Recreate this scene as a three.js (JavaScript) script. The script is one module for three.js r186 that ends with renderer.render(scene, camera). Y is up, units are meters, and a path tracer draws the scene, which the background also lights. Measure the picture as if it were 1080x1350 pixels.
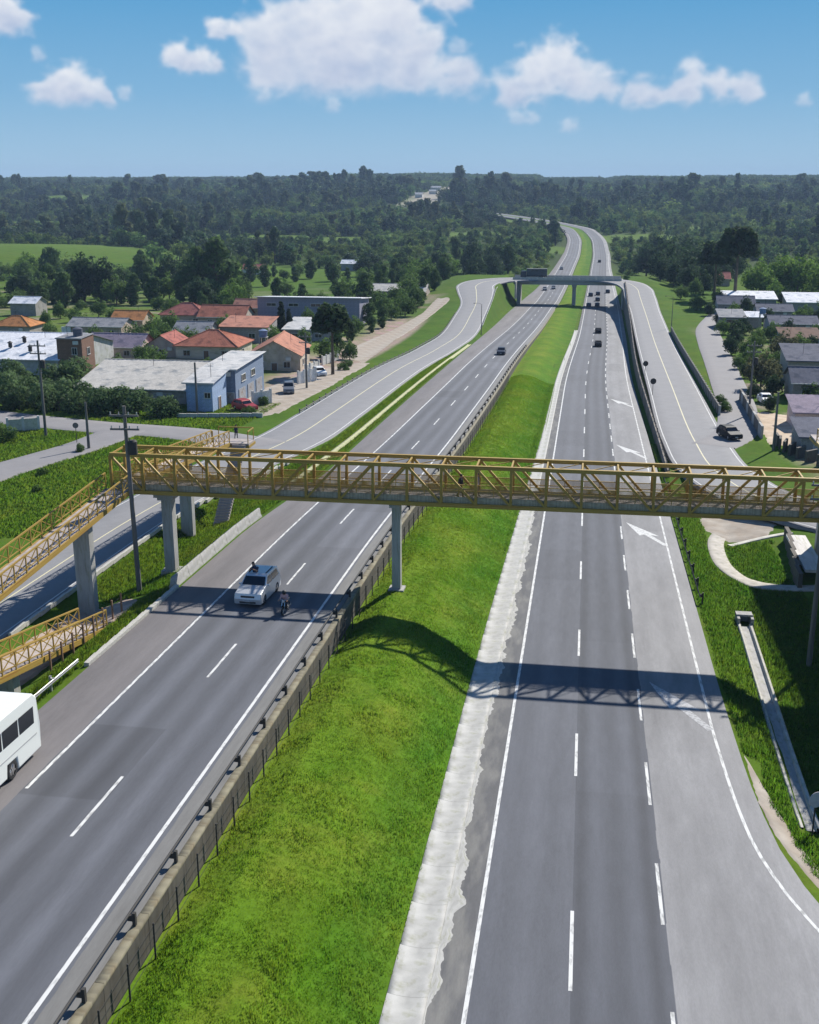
import * as THREE from 'three';
import { mergeGeometries } from 'three/addons/utils/BufferGeometryUtils.js';
import { ImprovedNoise } from 'three/addons/math/ImprovedNoise.js';
import { MarchingCubes } from 'three/addons/objects/MarchingCubes.js';
import { RoundedBoxGeometry } from 'three/addons/geometries/RoundedBoxGeometry.js';

// ---------------------------------------------------------------- camera, renderer
const scene = new THREE.Scene();
const D2R = Math.PI / 180;
const camera = new THREE.PerspectiveCamera(48.455, 819 / 1024, 0.5, 12000);
camera.rotation.order = 'YXZ';
camera.position.set(0, 27.5, 0);                       // a drone hovering over the right carriageway
camera.rotation.set(-16.172 * D2R, 8.736 * D2R, 0);
const renderer = new THREE.WebGLRenderer({ antialias: true });
renderer.toneMapping = THREE.LinearToneMapping;
renderer.toneMappingExposure = 1.4;
renderer.shadowMap.enabled = true;

// ---------------------------------------------------------------- sun
const sun = new THREE.DirectionalLight(new THREE.Color().setRGB(1, 0.955, 0.88), 5.0);
const SUN_DIR = new THREE.Vector3(0.57, 1.0, -1.14).normalize();
sun.position.copy(SUN_DIR).multiplyScalar(600).add(new THREE.Vector3(0, 0, -150));
sun.target.position.set(0, 0, -150);
sun.castShadow = true;
sun.shadow.radius = 1.5;
sun.shadow.mapSize.set(4096, 4096);
Object.assign(sun.shadow.camera, { left: -260, right: 260, top: 260, bottom: -260, near: 1, far: 1600 });
scene.add(sun, sun.target);

// ---------------------------------------------------------------- helpers
function rng(seed) { let a = seed >>> 0; return () => { a = (a + 0x6D2B79F5) | 0; let t = Math.imul(a ^ (a >>> 15), 1 | a); t = (t + Math.imul(t ^ (t >>> 7), 61 | t)) ^ t; return ((t ^ (t >>> 14)) >>> 0) / 4294967296; }; }
const clamp = (x, a = 0, b = 1) => Math.min(b, Math.max(a, x));
const lerp = (a, b, t) => a + (b - a) * t;
const ss = (a, b, x) => { const t = clamp((x - a) / (b - a)); return t * t * (3 - 2 * t); };
function table(pts) {                                   // smooth monotone interpolation of [s, value] pairs
  const n = pts.length, m = new Array(n).fill(0), d = [];
  for (let i = 0; i < n - 1; i++) d.push((pts[i + 1][1] - pts[i][1]) / (pts[i + 1][0] - pts[i][0]));
  for (let i = 1; i < n - 1; i++) m[i] = d[i - 1] * d[i] <= 0 ? 0 : 2 * d[i - 1] * d[i] / (d[i - 1] + d[i]);
  m[n - 1] = d[n - 2];
  return (s) => {
    if (s <= pts[0][0]) return pts[0][1];
    if (s >= pts[n - 1][0]) return pts[n - 1][1] + m[n - 1] * (s - pts[n - 1][0]);
    let i = 0; while (s > pts[i + 1][0]) i++;
    const h = pts[i + 1][0] - pts[i][0], t = (s - pts[i][0]) / h, t2 = t * t, t3 = t2 * t;
    return pts[i][1] * (2 * t3 - 3 * t2 + 1) + h * m[i] * (t3 - 2 * t2 + t) + pts[i + 1][1] * (-2 * t3 + 3 * t2) + h * m[i + 1] * (t3 - t2);
  };
}
const PN = new ImprovedNoise();
const n2 = (x, y, k = 0) => PN.noise(x + 13.7 * k, y - 7.3 * k, 3.1 + k * 5.17);
function fbm(x, y, oct = 4, k = 0) { let a = 0.5, v = 0; for (let i = 0; i < oct; i++) { v += a * n2(x, y, k + i); x *= 2.03; y *= 2.03; a *= 0.5; } return v; }

// ---------------------------------------------------------------- the lie of the land; s is metres ahead along the road (z = -s)
function Y(s) {                                         // right carriageway
  if (s < 300) return -0.04 * s;
  if (s < 560) { const t = s - 300; return -12 - 0.04 * t + 0.038 / 520 * t * t; }
  if (s < 700) return -17.463 - 0.002 * (s - 560);
  if (s < 1000) { const t = s - 700; return -17.743 - 0.002 * t + 0.022 / 600 * t * t; }
  return -15.043 + 0.02 * (s - 1000);
}
const XC = table([[-100, 0], [200, 0], [320, 1.9], [436, 3.1], [633, 5.5], [770, 6.9], [879, 6.5], [1043, -2], [1135, -24], [1229, -57], [1330, -100], [1500, -190]]);
const LS = table([[-100, 0], [80, 0], [140, 1.2], [200, 1.6], [300, 1.2], [400, 1.6], [440, 2.4], [690, 3]]);
const XL = (s) => XC(s) + LS(s);
const offL = (s) => 3 - 2.6 * ss(120, 420, s);
const LY = (s) => Y(s) + offL(s);                       // left carriageway
const rampL = table([[-60, 4.2], [60, 0.1], [100, -1.2], [150, -3.2], [200, -5.5], [250, -8.2], [290, -9.3], [330, -9.1], [370, -8], [410, -6.7], [430, -6.5], [500, -6.5]]);
const rampR = table([[40, -3.6], [100, -4.3], [140, -5.1], [200, -6.7], [290, -8.5], [350, -8.4], [400, -7.3], [430, -6.5], [500, -6.5]]);
const hill = (s) => -17.3 + 46 * ss(800, 2700, s);
const V = (s) => s < 540 ? -2.5 - 0.03 * (s - 100) : lerp(-15.7, hill(s), ss(540, 640, s));
const W = (s) => s < 430 ? -5 - 0.018 * (s - 140) : lerp(-10.2, hill(s), ss(430, 700, s));
const DECK = -6.45;                                     // top of the overpass
// lateral limits of the pavements
const L_in = (s) => -15.3 + XL(s), L_outT = table([[-60, -27.4], [85, -27.4], [115, -25.9], [370, -25.8], [443, -24], [503, -21.5], [633, -18.2], [770, -16.2]]), L_out = (s) => s > 770 ? XL(s) - 26.1 : L_outT(s);
const R_in = (s) => -4.55 + XC(s);
const R_out = table([[-60, 22], [20, 19], [33, 15.3], [40, 12.0], [44, 10.6], [49, 9.7], [56, 9.3], [70, 9.15], [200, 9.2], [320, 11], [436, 12.3], [633, 12.6], [770, 13.9], [879, 13.5]]);
const Rout = (s) => s > 879 ? XC(s) + 7 : R_out(s);
const rampLl = table([[-60, -42], [90, -42], [104, -42], [127, -39], [150, -38.8], [192, -38.7], [220, -38.3], [251, -37.3], [285, -36.2], [319, -37.2], [353, -38.7], [382, -41.8], [415, -45.5], [500, -45.5]]);
const rampLr = table([[-60, -35.3], [90, -35.2], [112, -32], [132, -30], [143, -29.7], [192, -29.5], [223, -29], [253, -27.7], [287, -26.6], [329, -28], [364, -29.2], [389, -30.1], [500, -30.1]]);
const rampLeff = (s) => lerp(rampL(s), V(s), ss(440, 485, s));
const rampReff = (s) => lerp(rampR(s), W(s), ss(440, 485, s));
function surf(x, s) {                                   // height of the finished land at x, s
  const y = Y(s), o = offL(s), k = o / 3, xl = XL(s), xc = XC(s), far = ss(450, 560, s);
  const P = [];
  const vl = V(s) + 1.2 * fbm(x * 0.02, s * 0.02, 2, 3) + ss(30, 90, -x - 42) * 0, hn = hillNoise(x, s);
  // left outside
  const rl = rampLeff(s), rr = rampReff(s);
  P.push([-400, lerp(vl, vl, 0) + hn], [-120, vl + hn], [-60 + (s > 600 ? xc : 0), lerp(lerp(vl, rl, 0.35), vl, far) + hn * 0.6]);
  const lb = lerp(Math.min(-46.5, rampLl(s) - 2), xl - 40, far), le = lerp(rampLr(s), xl - 32, far);
  P.push([lb, lerp(rl - 0.25, y + o, far)], [lerp(rampLl(s), xl - 36, far), lerp(rl, y + o, far)], [le, lerp(rl, y + o, far)]);
  const lo = L_out(s), gap = lo - le, dip = lerp(1.5, 0.5, ss(95, 130, s)) * (1 - far) * clamp(gap / 4), base = Math.max(y + o - dip, lerp(y + o, rl, 0.55) - dip);
  P.push([le + gap * 0.3, s < 120 ? lerp(y + o - dip, base, ss(95, 120, s)) : base], [lo - Math.min(1.1, gap * 0.3), y + o - 0.25 * clamp(gap / 3)]);
  P.push([lo, y + o], [L_in(s), y + o]);
  P.push([L_in(s) + 0.4, y + 1.3 * k], [L_in(s) + 1.0, y + 1.6 * k], [-13 + xl, y + 2.0 * k], [-10.3 + lerp(xc, xl, 0.5), y + 1.7 * k], [-7.8 + xc, y + 0.75 * k], [-6.35 + xc, y], [R_in(s), y]);
  const ro = Rout(s);
  P.push([ro, y]);
  const rampOn = ss(118, 136, s) * (1 - far);
  P.push([ro + lerp(2.9, 1.0, rampOn), lerp(y - 1.2, y, rampOn)]);
  P.push([ro + lerp(5.5, 1.4, rampOn), lerp(y - 1.45, lerp(rr, y, far), rampOn)]);
  P.push([Math.max(ro + 10, lerp(22, 19.6, rampOn)), lerp(lerp(W(s), y, 0.2) - 0.3, lerp(rr, y, far), rampOn)]);
  P.push([Math.max(ro + 16, 30), lerp(lerp(W(s), rr, 0.4), lerp(y, W(s), 0.3), far)]);
  const wr = W(s);
  P.push([Math.max(ro + 50, 70), wr + hn * 0.6], [150 + Math.max(0, xc), wr + hn], [450, wr + hn]);
  if (x <= P[0][0]) return P[0][1];
  for (let i = 1; i < P.length; i++) if (x <= P[i][0]) { const a = P[i - 1], b = P[i]; return b[0] - a[0] < 1e-6 ? b[1] : lerp(a[1], b[1], (x - a[0]) / (b[0] - a[0])); }
  return P[P.length - 1][1];
}
function hillNoise(x, s) { const a = ss(420, 900, s); return 9 * Math.exp(-(((x + 330) / 130) ** 2) - (((s - 640) / 120) ** 2)) + a * (9 * fbm(x / 300, s / 380, 3, 1) + ss(700, 1500, s) * 9 * n2(x / 520, s / 430, 14) * ss(2700, 2200, s) + 12 * ss(900, 2400, s) * n2(x / 800, s / 900, 9)); }
const _at = (x, s, dy = 0) => new THREE.Vector3(x, surf(x, s) + dy, -s);
// ---------------------------------------------------------------- sky: air and cumulus clouds, computed for every direction
{
  const TW = 4096, TH = 2048, data = new Float32Array(TW * TH * 4), R = rng(77);
  const stops = [[-90, .16, .22, .26], [-0.5, .36, .55, .74], [0, .385, .57, .72], [1.6, .32, .525, .71], [4, .215, .445, .68], [9, .09, .335, .62], [20, .035, .2, .5], [45, .022, .115, .34], [90, .018, .085, .26]];
  for (let j = 0; j < TH; j++) {
    const e = (j + 0.5) / TH * 180 - 90;
    let i = 0; while (i < stops.length - 2 && e > stops[i + 1][0]) i++;
    const t = clamp((e - stops[i][0]) / (stops[i + 1][0] - stops[i][0])), c = [1, 2, 3].map((k) => lerp(stops[i][k], stops[i + 1][k], t));
    for (let x = 0, o = j * TW * 4; x < TW; x++, o += 4) { data[o] = c[0]; data[o + 1] = c[1]; data[o + 2] = c[2]; data[o + 3] = 1; }
  }
  // each cloud: [elevation of its flat base, puffs [azimuth from the road's direction, elevation, radius] in degrees]
  const clouds = [
    [4.14, [[-15.64, 6.01, 1.56], [-14.21, 6.68, 2.05], [-12.27, 6.92, 2.23], [-10.5, 7.16, 1.93], [-8.74, 6.61, 1.56], [-9.62, 7.8, 1.19], [-10.88, 5.39, 1.79], [-13.01, 5.19, 1.79], [-15.15, 4.84, 1.26], [-8.02, 5.07, 1.56], [-6.41, 4.7, 0.97], [-9.09, 4.87, 1.49], [-11.6, 4.8, 1.49]]],
    [3.50, [[-1.98, 5.23, 1.49], [-3.02, 4.51, 1.26], [-4.29, 4.12, 0.82], [-1.01, 4.56, 1.12], [-3.64, 3.85, 0.74], [0.44, 4.34, 0.89], [1.85, 4.06, 0.74], [3.3, 3.98, 0.67], [4.35, 4.61, 0.89], [5.66, 4.2, 0.82], [6.74, 4.11, 0.63], [4.16, 3.9, 0.82], [2.62, 3.85, 0.67]]],
    [3.42, [[-24.46, 4.3, 0.97], [-23.55, 4.0, 0.82], [-25.55, 3.89, 0.82], [-22.9, 3.68, 0.41], [-24.64, 3.78, 0.97]]],
    [4.91, [[-19.58, 5.5, 0.74], [-18.55, 5.38, 0.71], [-17.76, 5.27, 0.37], [-19.15, 5.24, 0.74]]],
    [6.37, [[-17.66, 6.69, 0.6], [-16.89, 6.83, 0.45]]], [6.31, [[-26.87, 7.24, 0.97], [-26.25, 7.02, 0.67], [-27.1, 6.8, 0.82]]],
    [3.21, [[-12.41, 3.48, 0.48]]], [2.66, [[-3.69, 2.83, 0.48], [-3.04, 2.83, 0.48]]], [2.28, [[-1.17, 2.48, 0.48]]], [7.64, [[-7.33, 7.99, 0.89], [-6.49, 8.05, 0.67]]],
    [3.63, [[-21.94, 3.93, 0.37]]], [3.63, [[-15.61, 3.84, 0.52]]], [3.32, [[9.36, 3.48, 0.41]]], [5.79, [[-6.39, 6.05, 0.48]]], [5.23, [[-25.75, 5.42, 0.37]]]];
  for (let k = 0; k < 95; k++) {                       // the same fair-weather cumulus all the way round
    const az = -8.7 + 25 + R() * 310, base = 2.5 + 42 * Math.pow(R(), 1.7), size = (0.5 + 0.06 * base) * (0.6 + 1.1 * R()), ps = [], n = 3 + Math.floor(R() * 9);
    for (let q = 0; q < n; q++) { const f = (R() - 0.5) * 2; ps.push([az + f * size * 3.2, base + size * (0.3 + (1 - f * f) * R() * 1.3), size * (0.6 + 0.6 * R()) * (1 - 0.4 * f * f)]); }
    clouds.push([base, ps]);
  }
  for (const [base, ps] of clouds) {
    const a0 = Math.min(...ps.map((p) => p[0] - 1.7 * p[2])), a1 = Math.max(...ps.map((p) => p[0] + 1.7 * p[2])), e0 = base - 0.9, e1 = Math.max(...ps.map((p) => p[1] + 1.6 * p[2]));
    const top = Math.max(...ps.map((p) => p[1] + p[2])), big = Math.max(...ps.map((p) => p[2])), sol = big < 0.55 ? 0.45 : 1;
    for (let j = Math.floor((e0 + 90) / 180 * TH); j <= Math.ceil((e1 + 90) / 180 * TH) && j < TH; j++) {
      const e = (j + 0.5) / TH * 180 - 90;
      for (let i = Math.floor(a0 / 360 * TW); i <= Math.ceil(a1 / 360 * TW); i++) {
        const a = (i + 0.5) / TW * 360, f1 = 0.85 / Math.pow(big, 0.6);
        const wx = a + 0.35 * n2(a * f1 * 1.3, e * f1 * 1.9, 21) / f1, wy = e + 0.3 * n2(a * f1 * 1.3, e * f1 * 1.9, 25) / f1;
        let f = 0, h = 0;
        for (const p of ps) { const dx = (wx - p[0]) / p[2], dy = (wy - p[1]) / p[2], q = 1 - (dx * dx + dy * dy) / 1.5; if (q > 0) { f += q * q; h = Math.max(h, q * (0.5 + 0.5 * clamp(dy + 0.4))); } }
        if (f <= 0) continue;
        let bn = 0, am = 0.5, fx = a * f1 * 1.5, fy = e * f1 * 2.1; for (let q = 0; q < 5; q++) { bn += am * (0.32 - Math.abs(n2(fx, fy, 31 + q))); fx *= 2.1; fy *= 2.1; am *= 0.55; }
        const nz = 1.5 * bn + 0.35 * fbm(a * f1 * 0.9, e * f1 * 1.4, 2, 36), n3 = 1.1 * bn + 0.5 * fbm(a * f1 * 1.1, e * f1 * 1.7, 3, 41);
        let al = ss(0.04, 0.98, f + 0.75 * nz) * ss(base - 0.28 * big, base + 0.3 * big, e + 0.3 * big * nz) * sol;
        if (al <= 0.003) continue;
        const up = clamp((e - base) / (top - base + 0.01)), thick = clamp(f * 0.7 - 0.35);
        const b = clamp(0.42 + 0.5 * up - 0.42 * thick * (1 - 0.75 * up) + 0.6 * n3 + 0.25 * (h - 0.5));
        const col = [lerp(.47, .84, b), lerp(.53, .86, b), lerp(.7, .9, b)];
        al *= lerp(0.66, 0.94, clamp(b * 0.8 + thick * 0.6));
        const u = Math.atan2(-Math.cos(a * D2R), Math.sin(a * D2R)) / (2 * Math.PI) + 0.5, o = (j * TW + (Math.floor(u * TW) % TW + TW) % TW) * 4;
        for (let k = 0; k < 3; k++) data[o + k] = lerp(data[o + k], col[k], al);
      }
    }
  }
  for (let i = 0; i < data.length; i++) if (i % 4 < 3) data[i] *= 0.74;
  const sky = new THREE.DataTexture(data, TW, TH, THREE.RGBAFormat, THREE.FloatType);
  sky.mapping = THREE.EquirectangularReflectionMapping; sky.magFilter = sky.minFilter = THREE.LinearFilter; sky.needsUpdate = true;
  scene.background = sky; scene.environment = sky;
}
// ---------------------------------------------------------------- textures and materials
const lat = new Map();
function lattice(p, k) { const key = p * 64 + k; if (!lat.has(key)) { const r = rng(1000 + key), a = new Float32Array(p * p); for (let i = 0; i < a.length; i++) a[i] = r(); lat.set(key, a); } return lat.get(key); }
function tn(u, v, p, k) {                               // tileable value noise, p cells a side, -1..1
  const L = lattice(p, k), x = u * p, y = v * p, x0 = Math.floor(x), y0 = Math.floor(y), fx = x - x0, fy = y - y0, sx = fx * fx * (3 - 2 * fx), sy = fy * fy * (3 - 2 * fy), m = (a) => ((a % p) + p) % p;
  const a = L[m(y0) * p + m(x0)], b = L[m(y0) * p + m(x0 + 1)], c = L[m(y0 + 1) * p + m(x0)], d = L[m(y0 + 1) * p + m(x0 + 1)];
  return 2 * lerp(lerp(a, b, sx), lerp(c, d, sx), sy) - 1;
}
const tf = (u, v, p, oct, k) => { let a = 0.55, r = 0; for (let i = 0; i < oct; i++) { r += a * tn(u, v, p, k + i); p *= 2; a *= 0.52; } return r; };
const enc = (c) => Math.round(255 * clamp(c <= 0.0031308 ? 12.92 * c : 1.055 * Math.pow(c, 1 / 2.4) - 0.055));
function tex(w, h, fn, srgb = true) {
  const d = new Uint8Array(w * h * 4);
  for (let j = 0; j < h; j++) for (let i = 0; i < w; i++) {
    const c = fn((i + 0.5) / w, (j + 0.5) / h, i, j), o = (j * w + i) * 4;
    for (let k = 0; k < 3; k++) d[o + k] = srgb ? enc(c[k]) : Math.round(255 * clamp(c[k])); d[o + 3] = 255;
  }
  const t = new THREE.DataTexture(d, w, h); t.wrapS = t.wrapT = THREE.RepeatWrapping; t.magFilter = THREE.LinearFilter; t.minFilter = THREE.LinearMipmapLinearFilter; t.generateMipmaps = true;
  if (srgb) t.colorSpace = THREE.SRGBColorSpace; t.needsUpdate = true; return t;
}
const rep = (t, a, b) => { const c = t.clone(); c.repeat.set(a, b); c.needsUpdate = true; return c; };
const std = (o) => new THREE.MeshStandardMaterial({ roughness: 0.85, metalness: 0, ...o });
const matt = (o) => new THREE.MeshPhysicalMaterial({ roughness: 1, metalness: 0, specularIntensity: 0.15, ...o });
const C3 = (r, g, b) => new THREE.Color().setRGB(r, g, b);
const mul = (c, f) => [c[0] * f, c[1] * f, c[2] * f];
const T = {};
const grainR = rng(5);
// grey multipliers, tiling
T.grain = tex(512, 512, (u, v) => { const f = 0.82 + 0.1 * tf(u, v, 6, 4, 1) + 0.1 * tf(u, v, 64, 3, 9) + 0.05 * (grainR() - 0.5); return [f, f, f]; });
T.grass = tex(1024, 1024, (u, v) => {                   // 16 m
  const a = tf(u, v, 5, 4, 11), b = tf(u, v, 40, 3, 17), g = tf(u, v, 170, 2, 23), dry = clamp(0.5 + 1.1 * tf(u, v, 9, 5, 29) - 0.55);
  const f = 0.76 + 0.13 * a + 0.14 * b + 0.16 * g;
  return [f * (1 + 0.45 * dry), f * (1 + 0.06 * dry), f * (1 + 0.7 * dry)];
});
const crack = (u, v, k) => { const m = clamp(1.5 * tf(u, v, 10, 5, k) - 0.25); return 1 - 0.16 * m; };
T.asphR = tex(1024, 1024, (u, v) => {                   // 32 m across from x = -5, 128 m along
  const x = u * 32 - 5, g = 1 + 0.08 * tf(u, v, 90, 3, 3) + 0.14 * (grainR() - 0.5) + 0.1 * tf(u, v, 7, 3, 40) + 0.09 * tn(u, v * 0.999, 256, 44) * tn(u, v, 6, 45), st = tn(u * 4 % 1, v, 64, 50) * 0.5 + tn(u, v, 32, 51) * 0.5;
  const gauss = (c, w) => Math.exp(-((x - c) ** 2) / (w * w));
  let c;
  const edge = 4.3 + 0.05 * tf(u, v, 64, 2, 60);
  if (x < -3.35) { const sand = clamp(0.55 + 1.3 * tf(u, v, 70, 4, 70) + (-4.1 - x) * 0.9); c = [lerp(.105, .26, sand * 0.45), lerp(.104, .25, sand * 0.45), lerp(.106, .22, sand * 0.45)]; }
  else if (x < 0.5) { c = mul([.095, .1, .116], 1 - 0.1 * (gauss(-2.2, 0.4) + gauss(-0.5, 0.4)) + 0.08 * gauss(-1.35, 0.5)); }
  else if (x < edge) { c = mul([.079, .084, .099], 1 - 0.3 * (gauss(0.8, 0.35) + gauss(3.75, 0.3)) - 0.16 * gauss(2.35, 0.5) + 0.1 * (gauss(1.5, 0.4) + gauss(3.1, 0.35))); }
  else { const bl = tf(u, v, 24, 4, 80); c = mul([.225, .222, .224], 1 + 0.12 * bl - 0.1 * gauss(5.0, 0.35) - 0.08 * gauss(6.7, 0.4)); }
  const pv = v * 128; let pt = 1; if (x > -3.3 && x < 0.5 && ((pv > 20 && pv < 31.5) || (pv > 88 && pv < 97))) pt = 0.9; if (x > 0.55 && x < 4.1 && pv > 52 && pv < 74) pt = 1.1; if (x > 4.4 && x < 8 && pv > 105 && pv < 118) pt = 0.88;
  return mul(c, g * (1 + 0.08 * st) * pt * (x > 4.3 ? crack(u, v, 300) * crack((u + 0.37) % 1, v, 310) : 1) * (1 + 0.07 * tn(u, v, 128, 330) * tn(u, v, 5, 333)));
});
T.asphL = tex(1024, 1024, (u, v) => {                   // 16 m across from x = -29, 128 m along
  const x = u * 16 - 29, g = 1 + 0.08 * tf(u, v, 90, 3, 103) + 0.14 * (grainR() - 0.5) + 0.11 * tf(u, v, 8, 3, 140) + 0.09 * tn(u, v, 200, 144) * tn(u, v, 6, 145);
  const gauss = (c, w) => Math.exp(-((x - c) ** 2) / (w * w));
  let c;
  const jag = 0.06 * tf(u, v, 48, 3, 160);
  if (x < -24.1 + jag) { const pk = tf(u, v, 14, 4, 170); c = mul([.158, .146, .146], 1 + 0.12 * pk - 0.12 * gauss(-25.6, 0.8)); }
  else if (x > -16.35 + jag) c = mul([.15, .148, .142], 1 + 0.14 * tf(u, v, 60, 3, 175));
  else {
    c = mul([.098, .103, .119], 1 - 0.3 * (gauss(-22.9, 0.55) + gauss(-21.0, 0.55)) - 0.22 * (gauss(-19.3, 0.5) + gauss(-17.6, 0.45)) + 0.14 * (gauss(-21.9, 0.35) + gauss(-18.5, 0.35)));
    const pv = (v * 128) % 128;
    if (x < -20 && pv > 42 && pv < 49.5 + 0.3 * jag) c = mul(c, 0.8);                    // relaid patches
    if (x > -20.4 && x < -16.9 && pv > 84 && pv < 96) c = mul(c, 1.16);
    if (x < -20.3 && pv > 100 && pv < 121) c = mul(c, 1.14);
  }
  const st2 = tn(u, v, 40, 340) * 0.05; return mul(c, g * (1 + st2) * (x < -24.1 ? crack(u, v, 350) : 1));
});
T.asphP = tex(512, 512, (u, v) => { const f = 1 + 0.1 * tf(u, v, 6, 4, 201) + 0.07 * tf(u, v, 60, 3, 210) + 0.05 * (grainR() - 0.5); return mul([.205, .203, .208], f); });   // pale ramp asphalt
T.dirt = tex(512, 512, (u, v) => { const f = 1 + 0.2 * tf(u, v, 7, 5, 221) + 0.12 * (grainR() - 0.5), k = clamp(0.5 + tf(u, v, 4, 3, 230)); return [lerp(.3, .36, k) * f, lerp(.245, .32, k) * f, lerp(.19, .27, k) * f]; });
T.conc = tex(512, 512, (u, v) => { const f = 0.82 + 0.22 * tf(u, v, 5, 5, 241) + 0.08 * (grainR() - 0.5), m = clamp(1.7 * tf(u, v, 9, 4, 250) - 0.1); return [f * (1 - .25 * m), f * (1 - .24 * m), f * (1 - .36 * m)]; });
T.wall = tex(512, 512, (u, v) => { const f = 0.8 + 0.2 * tf(u, v, 4, 5, 261) + 0.16 * tn(u, 0.5, 40, 266), m = clamp(1.5 * tf(u, v, 7, 4, 268)); return [f * (1 - .2 * m), f * (1 - .3 * m), f * (1 - .42 * m)]; });
T.steel = tex(256, 256, (u, v) => { const r = clamp(1.9 * tf(u, v, 8, 5, 281) - 0.15), f = 0.86 + 0.12 * tf(u, v, 12, 3, 285); return [f * (1 - .2 * r), f * (1 - .45 * r), f * (1 - .6 * r)]; });
T.roof = tex(256, 256, (u, v) => { const f = 0.84 + 0.14 * tf(u, v, 8, 4, 291) + 0.12 * tn(u, v, 64, 297), m = clamp(1.7 * tf(u, v, 5, 4, 299)); return [f * (1 - .45 * m), f * (1 - .4 * m), f * (1 - .34 * m)]; });
T.worn = tex(256, 256, (u, v) => { const w = clamp(1.7 * tf(u, v, 10, 4, 401) + 0.1), f = 0.95 - 0.45 * w + 0.1 * (grainR() - 0.5); return [f, f, f]; });
const M = {
  asphR: std({ map: T.asphR }), asphL: std({ map: T.asphL }), asphP: std({ map: T.asphP }),
  street: std({ map: rep(T.asphP, 1, 1), color: C3(1.02, 0.98, 0.96) }),
  paint: std({ map: T.worn, color: C3(.64, .64, .62), roughness: 0.8 }), oldPaint: std({ map: T.worn, color: C3(.44, .44, .44), roughness: 0.8 }),
  ground: matt({ map: T.grass, vertexColors: true }), lawn: matt({ map: T.grass, vertexColors: true }),
  dirt: std({ map: T.dirt, roughness: 1 }), gutter: std({ map: T.conc, color: C3(.52, .51, .475) }), silt: std({ map: T.conc, color: C3(.5, .49, .455), roughness: 1 }),
  conc: std({ map: T.conc, color: C3(.42, .41, .39) }), concPale: std({ map: T.conc, color: C3(.55, .53, .48) }), wall: std({ map: T.wall, color: C3(.12, .105, .088) }),
  cope: std({ map: T.wall, color: C3(.23, .205, .135) }), yellowChannel: std({ map: T.conc, color: C3(.56, .56, .3) }),
  yellow: std({ map: T.steel, color: C3(.4, .265, .045), roughness: 0.65 }), deck: std({ map: T.conc, color: C3(.44, .38, .36) }), fascia: std({ map: T.wall, color: C3(.4, .35, .25) }),
  galv: std({ map: T.steel, color: C3(.5, .52, .52), roughness: 0.45, metalness: 0.6 }), darkSteel: std({ map: T.steel, color: C3(.045, .042, .038), roughness: 0.8 }), pole: std({ map: T.conc, color: C3(.17, .16, .15) }),
  rubber: std({ color: C3(.018, .018, .019), roughness: 0.9 }), glass: std({ color: C3(.012, .015, .02), roughness: 0.08 }), chrome: std({ color: C3(.55, .56, .57), metalness: 1, roughness: 0.25 }),
  lampGlass: std({ color: C3(.42, .43, .44), roughness: 0.12 }), redLamp: std({ color: C3(.35, .02, .02), roughness: 0.3 }), black: std({ color: C3(.02, .02, .022), roughness: 0.6 }), grille: std({ color: C3(.03, .03, .032), roughness: 0.5 }),
  bark: std({ map: T.wall, color: C3(.13, .1, .075), roughness: 1 }),
};
// ---------------------------------------------------------------- objects: names, tags, geometry
const taken = {};
function numbered(n) { taken[n] = (taken[n] ?? -1) + 1; return taken[n] ? `${n}_${String(taken[n]).padStart(3, '0')}` : n; }
function shade(o) { o.traverse((m) => { if (m.isMesh) { m.castShadow = true; m.receiveShadow = true; } }); return o; }
function tag(o, label, category, group, kind) { o.userData.label = label; o.userData.category = category; if (group) o.userData.group = group; if (kind) o.userData.kind = kind; return o; }
function thing(name, label, category, p = [0, 0, 0], turn = 0, group) { const g = new THREE.Group(); g.name = numbered(name); g.position.set(...p); g.rotation.y = turn; tag(g, label, category, group); scene.add(g); return g; }
function part(name, geo, mat, parent) { const m = new THREE.Mesh(geo, mat); m.name = parent === scene ? numbered(name) : name; m.castShadow = m.receiveShadow = true; parent.add(m); return m; }
function setting(name, geo, mat, label, category) { const m = part(name, geo, mat, scene); return tag(m, label, category, null, 'structure'); }
function copyOf(o, label, group) { const c = o.clone(); c.name = numbered(o.name.replace(/_\d{3}$/, '')); c.userData = { ...o.userData }; if (label) c.userData.label = label; if (group) c.userData.group = group; scene.add(c); return c; }
const boxCache = new Map();
function box(w, h, d, x = 0, y = 0, z = 0) { const g = new THREE.BoxGeometry(w, h, d); g.translate(x, y, z); return g; }
const V3 = (x, y, z) => new THREE.Vector3(x, y, z);
function bar(a, b, w, h = w) {                           // square bar from a to b
  const d = b.clone().sub(a), L = d.length(), g = new THREE.BoxGeometry(w, h, L), m = new THREE.Matrix4();
  const up = Math.abs(d.y / L) > 0.99 ? V3(0, 0, 1) : V3(0, 1, 0); m.lookAt(b, a, up); g.applyMatrix4(m); g.translate((a.x + b.x) / 2, (a.y + b.y) / 2, (a.z + b.z) / 2); return g;
}
function tube(pts, r, seg = 6, n) { return new THREE.TubeGeometry(new THREE.CatmullRomCurve3(pts), n ?? Math.max(2, pts.length * 3), r, seg, false); }
function cyl(r0, r1, h, seg = 10, x = 0, y = 0, z = 0) { const g = new THREE.CylinderGeometry(r1, r0, h, seg); g.translate(x, y + h / 2, z); return g; }
function join(list) { return mergeGeometries(list.map((g) => { const q = g.index ? g.toNonIndexed() : g; for (const k of Object.keys(q.attributes)) if (!['position', 'normal', 'uv'].includes(k)) q.deleteAttribute(k); return q; })); }
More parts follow.
